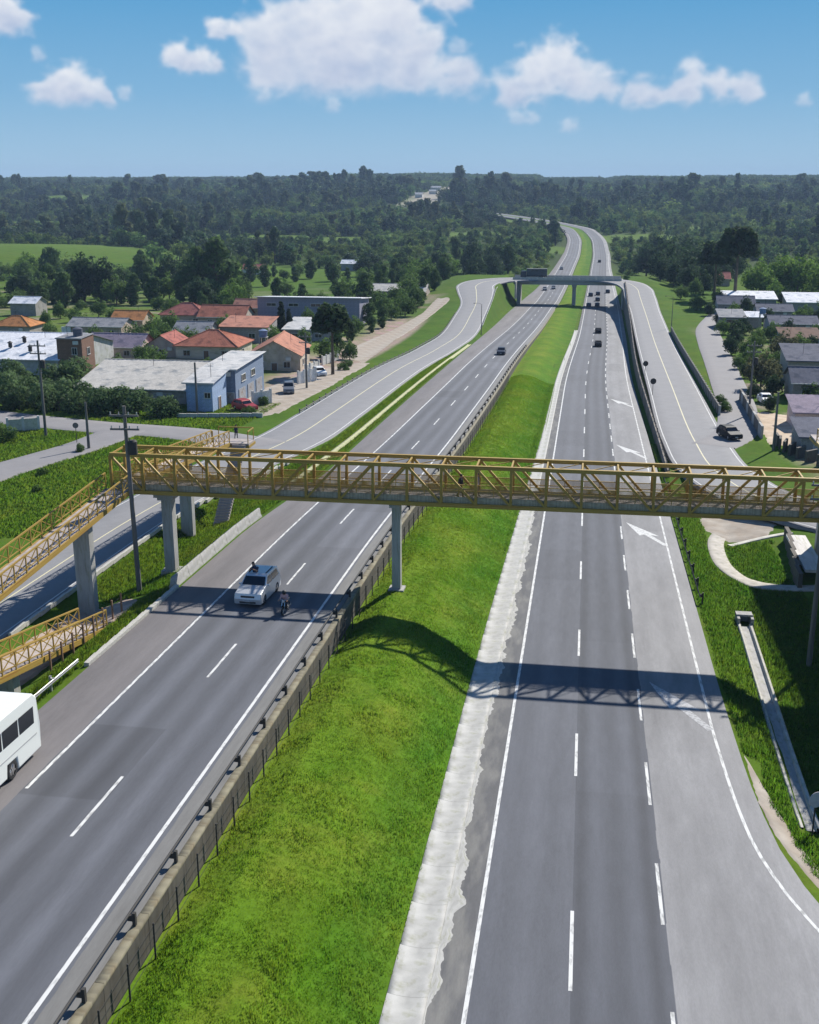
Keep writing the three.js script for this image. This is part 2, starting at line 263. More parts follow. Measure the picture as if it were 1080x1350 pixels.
function grid(rows, cols, P, UV, COL) {                  // a sheet: P(i, j) -> [x, y, z]
  const p = [], u = [], c = [], ix = [];
  for (let i = 0; i < rows; i++) for (let j = 0; j < cols; j++) { p.push(...P(i, j)); u.push(...UV(i, j)); if (COL) c.push(...COL(i, j)); }
  for (let i = 0; i < rows - 1; i++) for (let j = 0; j < cols - 1; j++) { const a = i * cols + j, b = a + 1, d = a + cols, e = d + 1; ix.push(a, b, d, b, e, d); }
  const g = new THREE.BufferGeometry(); g.setAttribute('position', new THREE.Float32BufferAttribute(p, 3)); g.setAttribute('uv', new THREE.Float32BufferAttribute(u, 2)); if (COL) g.setAttribute('color', new THREE.Float32BufferAttribute(c, 3));
  g.setIndex(ix); g.computeVertexNormals(); return g;
}
// ---------------------------------------------------------------- the ground, one sheet to the horizon
const road = [];                                         // footprints: (x, s) -> metres inside the edge
const inside = (x, s) => { let d = -9; for (const f of road) d = Math.max(d, f(x, s)); return d; };
function pathFoot(pts, half) { const q = pts.map((p) => [p[0], p[1]]); return (x, s) => { let best = half + 9; for (let i = 0; i < q.length - 1; i++) { const [ax, as] = q[i]; if (Math.abs(as - s) > half + 12 || Math.abs(ax - x) > half + 12) continue; const [bx, bs] = q[i + 1], dx = bx - ax, ds = bs - as, t = clamp(((x - ax) * dx + (s - as) * ds) / (dx * dx + ds * ds)); best = Math.min(best, Math.hypot(x - ax - t * dx, s - as - t * ds)); } return half - best; }; }
const curve = (pts, n) => new THREE.CatmullRomCurve3(pts.map((p) => V3(p[0], 0, -p[1])), false, 'centripetal').getSpacedPoints(n).map((v) => [v.x, -v.z]);
const gutL = table([[-60, -6.25], [60, -6.2], [110, -5.8], [165, -5.3], [300, -5.1], [420, -5.0]]), gutR = table([[-60, -4.7], [60, -4.65], [110, -4.35], [165, -4.2], [300, -4.1], [420, -4.1]]);
const PATH = {
  street: curve([[-36.5, 126], [-42, 129.5], [-48, 133.5], [-56, 136.5], [-66, 139], [-76, 142], [-92, 149], [-120, 165]], 40),
  lane: curve([[-58, 136], [-58.5, 126], [-60, 118], [-61.5, 110], [-62, 100], [-62, 84], [-60, 60]], 40),
  rightStreet: curve([[41, 352], [35, 322], [30.5, 296], [28.5, 268], [27, 238], [25.2, 205], [23.4, 176], [20.5, 156], [17, 148]], 60),
  rampNear: curve([[-38.7, -30], [-38.7, 60], [-38.6, 92], [-37, 112], [-34.6, 132], [-34.2, 150], [-34.1, 192], [-33.7, 222], [-32.5, 252], [-31.4, 286], [-32.6, 325], [-34, 358], [-36.6, 384], [-38, 400], [-35, 414.5], [-25, 424.5], [-10, 426.5], [0, 426.5], [8, 424], [14, 415.5], [16.8, 400], [17, 380], [16.9, 340], [16.3, 280], [15.4, 200], [15, 150], [16, 132], [20, 119], [30, 108], [46, 99], [75, 90]], 330),
};
road.push((x, s) => Math.min(x - gutL(s) - XC(s), Rout(s) - x), (x, s) => s < 1400 ? Math.min(x - L_out(s), L_in(s) + 0.1 - x) : -9,
  pathFoot(PATH.rampNear.filter((p) => p[1] < 400 && p[0] < 0), 3.6), pathFoot(PATH.rampNear.filter((p) => p[1] < 400 && p[1] > 128 && p[0] < 0), 4.5), pathFoot(PATH.rampNear.filter((p) => p[1] < 400 && p[0] > 0), 4.3), pathFoot(PATH.street, 3.6), pathFoot(PATH.lane, 3.0), pathFoot(PATH.rightStreet, 2.9));
{
  const xs = [], sl = [];
  for (let x = -50; x <= 32; x += 0.75) xs.push(x);
  for (let x = 32.75, d = 1; x < 3200; x += d, d *= 1.075) xs.push(x);
  for (let x = -51, d = 1; x > -3200; x -= d, d *= 1.075) xs.unshift(x);
  for (let s = -40; s < 210; s += 2) sl.push(s);
  for (let s = 210; s < 480; s += 4) sl.push(s);
  for (let s = 480; s < 1000; s += 10) sl.push(s);
  for (let s = 1000; s < 3000; s += 30) sl.push(s);
  for (let s = 3000; s <= 5200; s += 220) sl.push(s);
  const g = grid(sl.length, xs.length, (i, j) => {
    const x = xs[j], s = sl[i], d = inside(x, s);
    let y = surf(x, s) - 0.35 * ss(0.2, 1.0, d) + 0.06 * n2(x * 0.7, s * 0.7, 4) * ss(0.2, -1.2, d);
    if (s < 900) { const li = L_in(s); if (x > li - 2.2 && x < li + 0.5) y = Math.min(y, surf(li + 0.6, s) - 0.15); }   // under the carriageway, behind the retaining wall
    if (s > 128 && s < 445) { const ro = Rout(s); if (x > ro - 0.6 && x < ro + 2.2) y = Math.min(y, Y(s) - 0.1); }
    if (s > 1000 && Math.abs(x - XC(s) + 8) < 30) y -= 0.5;
    return [x, y, -s];
  }, (i, j) => [xs[j] / 16, sl[i] / 16], (i, j) => {
    const x = xs[j], s = sl[i], a = 0.5 + fbm(x / 45, s / 45, 3, 60), b = 0.5 + fbm(x / 9, s / 9, 3, 66), v = ss(-43, -50, x) * ss(150, 175, s) * ss(470, 330, s);
    let c = [lerp(.06, .1, a), lerp(.145, .17, a), lerp(.008, .018, b)];
    const dirt = clamp(v * (0.05 + 0.7 * ss(0.52, 0.75, b)) + ss(-42.5, -44, x) * ss(-58, -50, x) * ss(165, 185, s) * ss(330, 300, s) + 0.7 * ss(24, 28, x) * ss(60, 50, x) * ss(95, 120, s) * ss(320, 250, s) * ss(0.5, 0.7, b));
    c = [lerp(c[0], .36, dirt), lerp(c[1], .3, dirt), lerp(c[2], .22, dirt)];
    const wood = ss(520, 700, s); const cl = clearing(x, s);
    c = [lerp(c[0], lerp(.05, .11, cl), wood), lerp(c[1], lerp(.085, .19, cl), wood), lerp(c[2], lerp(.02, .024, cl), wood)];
    const bare = ss(1.2, 0.7, Math.hypot((x + 222) / 32, (s - 1760) / 340) + 0.4 * n2(x / 25, s / 60, 77)); c = [lerp(c[0], .42, bare), lerp(c[1], .4, bare), lerp(c[2], .3, bare)];
    return c;
  });
  setting('ground', g, M.ground, 'grassy ground rolling out to the wooded hills', 'ground');
}
function clearing(x, s) {                                // 1 in open fields, 0 under trees
  const e = (cx, cs, rx, rs) => ss(1.25, 0.85, Math.hypot((x - cx) / rx, (s - cs) / rs) + 0.35 * n2(x / 60, s / 60, 71));
  return Math.max(e(-330, 590, 120, 130), e(-150, 430, 90, 45), e(-175, 560, 60, 30), e(-280, 960, 150, 45), e(-130, 1000, 60, 45), e(-222, 1760, 32, 340), e(-75, 1230, 26, 60), e(40, 960, 40, 50), e(-520, 1150, 180, 55), e(-400, 1420, 110, 60), e(300, 1500, 120, 60), e(120, 1850, 90, 70), e(-700, 1650, 160, 90), e(420, 1950, 120, 80), 0.9 * ss(0.24, 0.36, fbm(x / 150, s / 210, 3, 80)));
}
// ---------------------------------------------------------------- carriageways
function strip(s0, s1, step, xl, xr, yf, cols, uv, skirt = 0.3) {
  const n = Math.max(2, Math.ceil((s1 - s0) / step) + 1), sk = skirt > 0 ? 1 : 0, cc = cols + 2 * sk;
  return grid(n, cc, (i, j) => {
    const s = s0 + (s1 - s0) * i / (n - 1), jj = clamp((j - sk) / (cols - 1)), x = lerp(xl(s), xr(s), jj);
    return [x, yf(x, s, jj) - (sk && (j === 0 || j === cc - 1) ? skirt : 0), -s];
  }, (i, j) => { const s = s0 + (s1 - s0) * i / (n - 1), x = lerp(xl(s), xr(s), clamp((j - sk) / (cols - 1))); return uv(x, s); });
}
const lift = (s) => 0.03 + 0.9 * ss(700, 1050, s);
const roadR = setting('highway_carriageway', strip(-30, 1420, 3, R_in2, Rout, (x, s) => Y(s) + lift(s), 9, (x, s) => [(x - XC(s) + 5) / 32, s / 128]), M.asphR, 'right carriageway of the highway, grey asphalt with two dashed lane lines', 'road');
function R_in2(s) { return gutR(s) + XC(s); }
const roadL = setting('highway_carriageway', strip(-30, 1400, 3, L_out, L_in, (x, s) => LY(s) + lift(s), 7, (x, s) => [(x - XL(s) + 29) / 16, s / 128]), M.asphL, 'left carriageway of the highway behind the retaining wall', 'road');
function line(parent, name, s0, s1, xf, yf, w, mat = M.paint, step = 3) {
  const g = strip(s0, s1, step, (s) => xf(s) - w / 2, (s) => xf(s) + w / 2, (x, s) => yf(s) + lift(s) + 0.006, 2, (x, s) => [x, s / 4], 0);
  return part(name, g, mat, parent);
}
line(roadR, 'edge_line', -20, 1000, (s) => -3.25 + XC(s), Y, 0.17);
const rightLine = table([[25, 20], [33, 14.2], [37, 12.1], [41, 10.6], [45, 9.3], [49, 8.6], [55, 8.25], [62, 8.1], [200, 8.15], [320, 9.9], [436, 11.2], [633, 11.4], [770, 12.7]]);
line(roadR, 'edge_line', 26, 770, rightLine, Y, 0.16, M.paint, 1.5);
for (let k = -2; k < 27; k++) line(roadR, 'lane_dash', 36.2 + 17.4 * k, 41.4 + 17.4 * k, (s) => 0.49 + XC(s), Y, 0.15);
for (let k = -4; k < 46; k++) line(roadR, 'lane_dash', 41 + 10.1 * k, 45.7 + 10.1 * k, (s) => 4.16 + XC(s), Y, 0.15);
line(roadL, 'edge_line', -20, 980, (s) => -16.6 + XL(s), LY, 0.17);
line(roadL, 'edge_line', 42.5, 980, (s) => -23.95 + XL(s), LY, 0.16);
for (let k = -2; k < 27; k++) line(roadL, 'lane_dash', 38.9 + 17.5 * k, 44.3 + 17.5 * k, (s) => -20.15 + XL(s), LY, 0.15);
// lane-drop arrows on the third lane
function arrow(s0, s1, x0, x1, mat = M.paint) {                         // tail at (x0, s0), point at (x1, s1)
  const sh = new THREE.Shape(), L = Math.hypot(x1 - x0, s1 - s0), ang = Math.atan2(x1 - x0, s1 - s0);
  sh.moveTo(-0.2, 0); sh.lineTo(0.22, 0); sh.lineTo(0.26, L * 0.42); sh.lineTo(0.85, L * 0.36); sh.lineTo(0, L); sh.lineTo(-0.8, L * 0.44); sh.lineTo(-0.24, L * 0.46); sh.closePath();
  const g = new THREE.ShapeGeometry(sh), p = g.attributes.position, nrm = g.attributes.normal;
  for (let i = 0; i < p.count; i++) { const a = p.getX(i), b = p.getY(i), x = x0 + a * Math.cos(ang) + b * Math.sin(ang), s = s0 - a * Math.sin(ang) + b * Math.cos(ang); p.setXYZ(i, x, Y(s) + 0.037, -s); nrm.setXYZ(i, 0, 1, 0); }
  part('lane_arrow', g, mat, roadR);
}
arrow(60.5, 67.2, 8.0, 4.9, M.oldPaint); arrow(100, 108, 8.0, 4.7); arrow(141, 150, 8.2, 4.7); arrow(184, 193, 8.2, 4.7);
// ---------------------------------------------------------------- ramp road with the overpass, side streets
const inDeck = (x, s) => s > 404 && x > -29 && x < 13;
function rampTop(x, s) { const l = rampL(s), r = rampR(s); return lerp(l, r, ss(-20, 8, x)) + 0.0 * s; }
function pathRibbon(name, pts, half, yf, mat, label, category, uvS = 8, lf = 0.05, skirt = 0.35, hw) {
  const N = pts.length, tan = pts.map((p, i) => { const a = pts[Math.max(0, i - 1)], b = pts[Math.min(N - 1, i + 1)], d = Math.hypot(b[0] - a[0], b[1] - a[1]); return [(b[0] - a[0]) / d, (b[1] - a[1]) / d]; });
  let acc = [0]; for (let i = 1; i < N; i++) acc.push(acc[i - 1] + Math.hypot(pts[i][0] - pts[i - 1][0], pts[i][1] - pts[i - 1][1]));
  const cols = 5, cc = cols + 2, at2 = (i, f) => { const h = hw ? hw(pts[i]) : half; return [pts[i][0] + tan[i][1] * f * h, pts[i][1] - tan[i][0] * f * h]; };
  const g = grid(N, cc, (i, j) => { const f = clamp((j - 1) / (cols - 1)) * 2 - 1, [x, s] = at2(i, f); return [x, yf(x, s) + lf - (j === 0 || j === cc - 1 ? skirt : 0), -s]; }, (i, j) => [(clamp((j - 1) / (cols - 1)) * 2 - 1) * half / uvS, acc[i] / uvS]);
  return { mesh: setting(name, g, mat, label, category), at2, acc, N };
}
const rampW = (p) => p[0] < 0 ? lerp(lerp(3.5, 4.55, ss(95, 130, p[1])), 6.6, ss(345, 395, p[1]) * ss(-14, -30, p[0])) : lerp(4.35, 5, ss(330, 380, p[1]));
const ramp = pathRibbon('ramp_road', PATH.rampNear, 4.3, rampTop, M.asphP, 'pale ramp road that climbs and crosses the highway on the overpass', 'road', 8, 0.06, 0.5, rampW);
function rampLine(f, w, i0, i1, mat = M.paint, lf = 0.068) {
  const g = grid(i1 - i0, 2, (i, j) => { const [x, s] = ramp.at2(i + i0, f + (j ? w : -w) / 8.6); return [x, rampTop(x, s) + lf, -s]; }, (i, j) => [j, ramp.acc[i + i0] / 4]);
  part('road_line', g, mat, ramp.mesh);
}
M.yellowPaint = std({ map: T.grain, color: C3(.72, .66, .42), roughness: 0.7 });
rampLine(0.02, 0.15, 0, ramp.N, M.yellowPaint); rampLine(-0.9, 0.13, 0, ramp.N); rampLine(0.9, 0.13, 0, ramp.N);
pathRibbon('street', PATH.street, 3.6, (x, s) => surf(x, s), M.street, 'pale asphalt side street joining the ramp road by the village', 'road', 8, 0.07);
pathRibbon('street', PATH.lane, 3.0, (x, s) => surf(x, s), M.street, 'pale lane branching off the side street beside the grassy bank', 'road', 8, 0.085);
pathRibbon('street', PATH.rightStreet, 2.9, (x, s) => surf(x, s), M.street, 'pale gravelly side street running down to the ramp past the houses', 'road', 8, 0.075);
// ---------------------------------------------------------------- median lawn, gutter and verges
const lawnCol = (x, s) => { const a = clamp(0.5 + 1.1 * fbm(x / 3.5, s / 6, 4, 90)), b = clamp(0.5 + 1.3 * fbm(x / 1.2, s / 1.6, 3, 96)), low = ss(-10, -7.2, x - XC(s)) * (0.4 + 0.6 * b); let c = [lerp(.1, .175, a), lerp(.22, .255, a), lerp(.01, .022, a)]; return [lerp(c[0], .04, low * 0.6), lerp(c[1], .15, low * 0.6), lerp(c[2], .012, low * 0.6)]; };
{
  const sl = []; for (let s = -30; s < 150; s += 0.8) sl.push(s); for (let s = 150; s < 470; s += 3) sl.push(s); for (let s = 470; s <= 1400; s += 10) sl.push(s);
  const cols = 22, X = (s, j) => lerp(L_in(s) + 0.36, gutL(s) + XC(s) - 0.02, j / (cols - 1));
  const g = grid(sl.length, cols, (i, j) => { const s = sl[i], x = X(s, j), e = Math.sin(Math.PI * j / (cols - 1)); return [x, surf(x, s) + lift(s) + 0.03 + 0.1 * e * fbm(x * 0.9, s * 0.7, 3, 99), -s]; }, (i, j) => [X(sl[i], j) / 16, sl[i] / 16], (i, j) => lawnCol(X(sl[i], j), sl[i]));
  setting('median_lawn', g, M.lawn, 'bright green grass of the median between the carriageways', 'grass');
}
{
  const drain = thing('drainage_gutter', 'whitish concrete drainage gutter along the foot of the median grass', 'gutter'); drain.userData.kind = 'structure';
  const f = (x, s, t) => Y(s) + 0.05 - 0.1 * Math.sin(Math.PI * t), slab = (a, b) => strip(a, b, 3, (s) => gutL(s) + XC(s), (s) => gutR(s) + XC(s) + 0.02, f, 6, (x, s) => [x / 3, s / 3], 0.25);
  for (let s = 26; s < 128; s += 3) part('slab', slab(s + 0.005, s + 2.995), M.gutter, drain);
  part('slab', slab(-20, 26), M.gutter, drain); part('slab', slab(128, 330), M.gutter, drain);
  const sl = []; for (let s = 20; s < 120; s += 0.12) sl.push(s);
  const rag = (s) => gutR(s) + 0.2 + 0.75 * fbm(s * 0.21, 2, 3, 111) + 0.5 * fbm(s * 0.93, 1, 3, 118) + 0.16 * fbm(s * 4.3, 5, 2, 124);
  part('mortar_edge', grid(sl.length, 4, (i, j) => [lerp(gutR(sl[i]) - 0.02, Math.max(gutR(sl[i]) + 0.03, rag(sl[i])), j / 3), Y(sl[i]) + 0.03 + 0.022 * (1 - (j / 3) ** 2) + 0.003, -sl[i]], (i, j) => [j * 0.2, sl[i] / 3]), M.silt, drain);
  const yc = strip(106, 264, 3, (s) => lerp(L_out(s), rampLr(s), 0.45) - 0.4, (s) => lerp(L_out(s), rampLr(s), 0.45) + 0.4, (x, s, t) => surf(x, s) + 0.2 - 0.12 * Math.sin(Math.PI * t), 5, (x, s) => [x / 3, s / 3]);
  setting('drainage_gutter', yc, M.yellowChannel, 'pale yellow drainage channel between left carriageway and ramp road', 'gutter');
}
// dirt: shoulder by the exit, looping footpath, forecourt
function patchMesh(name, pts, mat, label, lf = 0.05, yf = surf) {   // irregular sheet laid on the land
  const c = curve([...pts, pts[0]], 90), m = c.reduce((a, p) => [a[0] + p[0] / c.length, a[1] + p[1] / c.length], [0, 0]), rings = 9;
  const g = grid(rings, c.length, (i, j) => { const t = i / (rings - 1), w = t === 1 ? 1 + 0.12 * n2(c[j][0] * 1.3, c[j][1] * 1.3, 5) : t, x = lerp(m[0], c[j][0], w), s = lerp(m[1], c[j][1], w); return [x, yf(x, s) + (t === 1 ? -0.03 : lf), -s]; }, (i, j) => { const t = i / (rings - 1); return [lerp(m[0], c[j][0], t) / 5, lerp(m[1], c[j][1], t) / 5]; });
  const n = g.attributes.normal; if (n.getY(20) < 0) { g.index.array.reverse(); g.computeVertexNormals(); }
  return setting(name, g, mat, label, 'ground');
}
patchMesh('dirt_patch', [[9.5, 58], [9.6, 52], [10.3, 47.5], [12.2, 43], [14.2, 40.6], [13.6, 42.5], [11.6, 46.5], [10.4, 52]], M.dirt, 'bare brown earth where the verge meets the exit curve', 0.06);
patchMesh('dirt_patch', [[12.6, 118], [17, 117.5], [19.5, 113], [18, 108.5], [14.8, 107.5], [12.6, 111]], M.dirt, 'pinkish bare earth beneath the footbridge on the verge', 0.08);
patchMesh('forecourt', [[-41.4, 150], [-46, 148], [-50, 154], [-51, 172], [-49.5, 200], [-46, 216], [-42.5, 222], [-40.8, 190]], M.dirt, 'sandy forecourt between the workshops and the ramp road', 0.09);
patchMesh('forecourt', [[-43, 222], [-49, 226], [-51, 262], [-49, 300], [-47, 340], [-46.5, 372], [-44, 372], [-43.6, 335], [-44.5, 300], [-45.5, 262]], M.dirt, 'sandy track running beside the ramp road past the trees', 0.09);
patchMesh('forecourt', [[24.2, 150], [27.5, 149], [30, 158], [30.5, 172], [26.5, 176], [25.2, 166]], std({ map: T.dirt, color: C3(1.5, 1.4, 1.25), roughness: 1 }), 'cream paved yard behind the wall beside the side street', 0.1);
patchMesh('dirt_patch', [[-33.6, 70.5], [-31, 72], [-29.6, 70], [-30.5, 62], [-31.5, 54], [-33.8, 52], [-34.3, 60]], std({ map: T.dirt, color: C3(1.05, .95, .95), roughness: 1 }), 'pinkish worn earth around the foot of the ramp', 0.08);
pathRibbon('footpath', curve([[14.6, 112], [13.3, 107.5], [12.9, 102], [13.2, 98], [14.4, 94.8], [16.2, 93], [19, 92.2], [23, 92.4]], 50), 0.75, surf, std({ map: T.conc, color: C3(.5, .46, .4) }), 'curving pale footpath looping round the grass plot', 'path', 3, 0.07, 0.2);
pathRibbon('footpath', curve([[14.4, 106.2], [16, 107.2], [18.4, 108.4], [20.5, 109]], 20), 0.35, surf, std({ map: T.conc, color: C3(.6, .57, .5) }), 'narrow pale kerb strip crossing the grass plot', 'path', 3, 0.075, 0.2);
// ---------------------------------------------------------------- yellow steel footbridge
const unitBar = new THREE.BoxGeometry(1, 1, 1);
function beam(name, a, b, w, mat, parent, h = w) {       // a bar as a mesh that shares one unit box
  const m = new THREE.Mesh(unitBar, mat); m.name = name; parent.add(m);
  const d = b.clone().sub(a), L = d.length(); m.position.copy(a).add(b).multiplyScalar(0.5); m.scale.set(w, h, L);
  const up = Math.abs(d.y / L) > 0.995 ? V3(0, 0, 1) : V3(0, 1, 0); m.quaternion.setFromRotationMatrix(new THREE.Matrix4().lookAt(b, a, up)); return m;
}
{
  const B = thing('footbridge', 'yellow steel truss footbridge spanning both carriageways on concrete pillars', 'footbridge', [0, 0, 0]);
  const x0 = -33.6, x1 = 24.4, nP = 24, dp = (x1 - x0) / nP, yb = 5.85, yt = 8.6, zs = [-75.95, -78.55];
  for (const z of zs) {
    const tr = new THREE.Group(), bal = []; tr.name = 'side_truss'; B.add(tr);
    beam('bottom_chord', V3(x0, yb, z), V3(x1, yb, z), 0.24, M.yellow, tr, 0.28);
    beam('top_chord', V3(x0, yt, z), V3(x1, yt, z), 0.24, M.yellow, tr, 0.26);
    const zi = z + (z < -77 ? 0.13 : -0.13);
    for (const h of [0.72, 1.15]) beam('handrail', V3(x0 + 0.2, yb + 0.3 + h, zi), V3(x1, yb + 0.3 + h, zi), 0.05, M.yellow, tr);
    for (let i = 0; i <= nP; i++) {
      const x = x0 + dp * i, span = i < 9 ? [0, 9] : [9, 24], mid = (span[0] + span[1]) / 2;
      beam('post', V3(x, yb + 0.1, z), V3(x, yt - 0.08, z), 0.19, M.yellow, tr);
      if (i === nP) continue;
      const down = i < mid - 0.6;                          // diagonals fall towards the middle of each span
      beam('diagonal', V3(x + 0.06, down ? yt - 0.12 : yb + 0.14, z), V3(x + dp - 0.06, down ? yb + 0.14 : yt - 0.12, z), 0.16, M.yellow, tr);
      beam('rail_post', V3(x + dp / 2, yb + 0.3, zi), V3(x + dp / 2, yb + 1.42, zi), 0.045, M.yellow, tr);
      for (let q = 1; q < 50; q++) if (q !== 25) bal.push(box(0.023, 0.95, 0.012, x + dp * q / 50, yb + 0.98, zi));
    }
    part('baluster_infill', join(bal), M.yellow, tr).userData.kind = 'stuff';
  }
  for (let i = 0; i <= nP; i++) { const x = x0 + dp * i; beam('top_crossbeam', V3(x, yt - 0.02, zs[0] - 0.08), V3(x, yt - 0.02, zs[1] + 0.08), 0.11, M.yellow, B); if (i < nP) beam('top_brace', V3(x + 0.08, yt - 0.06, zs[0] - 0.1), V3(x + dp - 0.08, yt - 0.06, zs[1] + 0.1), 0.05, M.yellow, B); }
  for (let i = 0; i < nP; i++) { const x = x0 + dp * i; part('deck_slab', box(dp - 0.025, 0.16, 2.4, x + dp / 2, yb + 0.2, -77.25), M.deck, B); }
  for (let i = 0; i < nP; i++) { const x = x0 + dp * (i + 0.5); for (const [z, s] of [[zs[0] + 0.02, 1], [zs[1] - 0.02, -1]]) part('fascia_panel', box(dp - 0.14, 0.46, 0.05, x, yb + 0.34, z - 0.13 * s), M.fascia, B); }
  beam('floor_girder', V3(x0, yb - 0.02, -76.75), V3(x1, yb - 0.02, -76.75), 0.14, M.yellow, B, 0.2); beam('floor_girder', V3(x0, yb - 0.02, -77.75), V3(x1, yb - 0.02, -77.75), 0.14, M.yellow, B, 0.2);
  const pillar = (x, w, d, base, flare) => {
    const g = join([box(w, 5.4 - base, d, x, (5.4 + base) / 2, -77.25), ...(flare ? [box(w + 0.7, 0.28, 1.9, x, 5.5, -77.25), box(w + 0.35, 0.28, 1.4, x, 5.24, -77.25)] : [box(w + 0.12, 0.22, 2.2, x, 5.5, -77.25)]), box(w + 0.5, 0.9, d + 0.5, x, base + 0.3, -77.25)]);
    part('pillar', g, M.conc, B);
  };
  pillar(-29.9, 0.8, 0.8, surf(-29.9, 77.2) - 0.4, true); pillar(-12.8, 0.62, 0.62, surf(-12.8, 77.2) - 0.6, false); pillar(19.6, 0.8, 0.8, surf(19.6, 77.2) - 0.4, true);
}
function rampLeg(G, a, b, w, rails = true, pier) {       // sloping ramp with lattice railings; a, b on the deck's centre line
  const dir = b.clone().sub(a), L = dir.length(), lat = V3(dir.z, 0, -dir.x).normalize().multiplyScalar(w / 2), P = (t, f, h) => a.clone().addScaledVector(dir, t).addScaledVector(lat, f).add(V3(0, h, 0));
  const n = Math.max(2, Math.round(L / 1.5));
  for (let i = 0; i < n; i++) { const m = beam('deck_slab', P((i + 0.006) / n, 0, -0.07), P((i + 0.994) / n, 0, -0.07), w - 0.12, M.deck, G, 0.14); }
  for (const f of [-1, 1]) {
    beam('edge_girder', P(0, f, -0.14), P(1, f, -0.14), 0.12, M.yellow, G, 0.34);
    if (!rails) continue;
    beam('top_rail', P(0, f, 1.15), P(1, f, 1.15), 0.09, M.yellow, G); beam('lower_rail', P(0, f, 0.3), P(1, f, 0.3), 0.05, M.yellow, G);
    for (let i = 0; i <= n; i++) { beam('rail_post', P(i / n, f, 0), P(i / n, f, 1.12), 0.07, M.yellow, G); if (i < n) { beam('brace', P((i + 0.06) / n, f, i % 2 ? 1.08 : 0.33), P((i + 0.94) / n, f, i % 2 ? 0.33 : 1.08), 0.045, M.yellow, G); beam('brace', P((i + 0.06) / n, f, i % 2 ? 0.33 : 1.08), P((i + 0.94) / n, f, i % 2 ? 1.08 : 0.33), 0.045, M.yellow, G); } }
  }
  for (const t of pier ?? []) { const p = P(t, 0, -0.3), g = surf(p.x, -p.z) - 0.4; part('pier', box(w * 0.62, p.y - g, 0.7, p.x, (p.y + g) / 2, p.z), M.conc, G); }
}
function landing(G, x, y, z, w, d) { part('landing', box(w, 0.16, d, x, y - 0.08, z), M.deck, G); part('landing_edge', box(w + 0.1, 0.24, d + 0.1, x, y - 0.3, z), M.yellow, G); }
{
  const G = thing('access_ramp', 'yellow railed ramp descending from the footbridge past the worn earth', 'ramp');
  rampLeg(G, V3(-33.1, 6.05, -75.9), V3(-33.1, 4.2, -42), 1.9, true, [0.19, 0.62, 0.98]);
  landing(G, -32.05, 4.2, -41, 4.2, 2); part('pier', box(1.2, 5, 0.7, -31.2, 1.6, -41), M.conc, G);
  rampLeg(G, V3(-31, 4.2, -40.2), V3(-31, surf(-31, 65.5) + 0.2, -65.5), 1.9, true, [0.3, 0.55]);
  const H = thing('access_ramp', 'yellow railed ramp leading back from the footbridge beside the ramp road', 'ramp');
  rampLeg(H, V3(-33.2, 6.05, -78.6), V3(-33.2, 4.1, -100), 1.7, true, [0.54]);
  landing(H, -32.3, 4.1, -101, 3.6, 2); for (const f of [-34.0, -30.6]) for (const q of [-101.9, -100.1]) beam('rail_post', V3(f, 4.1, q), V3(f, 5.2, q), 0.07, M.yellow, H); beam('top_rail', V3(-34.0, 5.22, -101.95), V3(-30.6, 5.22, -101.95), 0.09, M.yellow, H); beam('top_rail', V3(-30.6, 5.22, -101.9), V3(-30.6, 5.22, -100.1), 0.09, M.yellow, H);
  for (let k = 0; k < 31; k++) part('step', box(1.3, 0.2, 0.26, -31.4, 3.9 - k * 0.195, -99.9 + k * 0.22), M.deck, H);
  const R = thing('access_ramp', 'yellow ramp tower at the footbridge end above the shaded verge', 'ramp');
  rampLeg(R, V3(22.2, 6.05, -78.6), V3(22.2, 5.6, -102), 3.4, true, [0.3, 0.65, 0.97]);
  landing(R, 24.2, 5.6, -103.5, 7.4, 3); rampLeg(R, V3(26, 5.6, -102), V3(26, 2.6, -70), 3.6, true, [0.3, 0.6, 0.97]);
  landing(R, 24.2, 2.6, -68.5, 7.4, 3); rampLeg(R, V3(22.2, 2.6, -70), V3(22.4, -0.8, -101), 3.4, true, [0.4, 0.9]);
  landing(R, 21.6, 6.0, -77.25, 8.2, 2.5);
  rampLeg(R, V3(19.2, 6.05, -75.9), V3(19.2, 5.3, -61), 4.2, true, [0.5, 0.95]); landing(R, 21.5, 5.3, -59.6, 8.8, 2.8); rampLeg(R, V3(23.9, 5.3, -61), V3(23.9, 3.6, -75), 4, true, [0.5]);
}
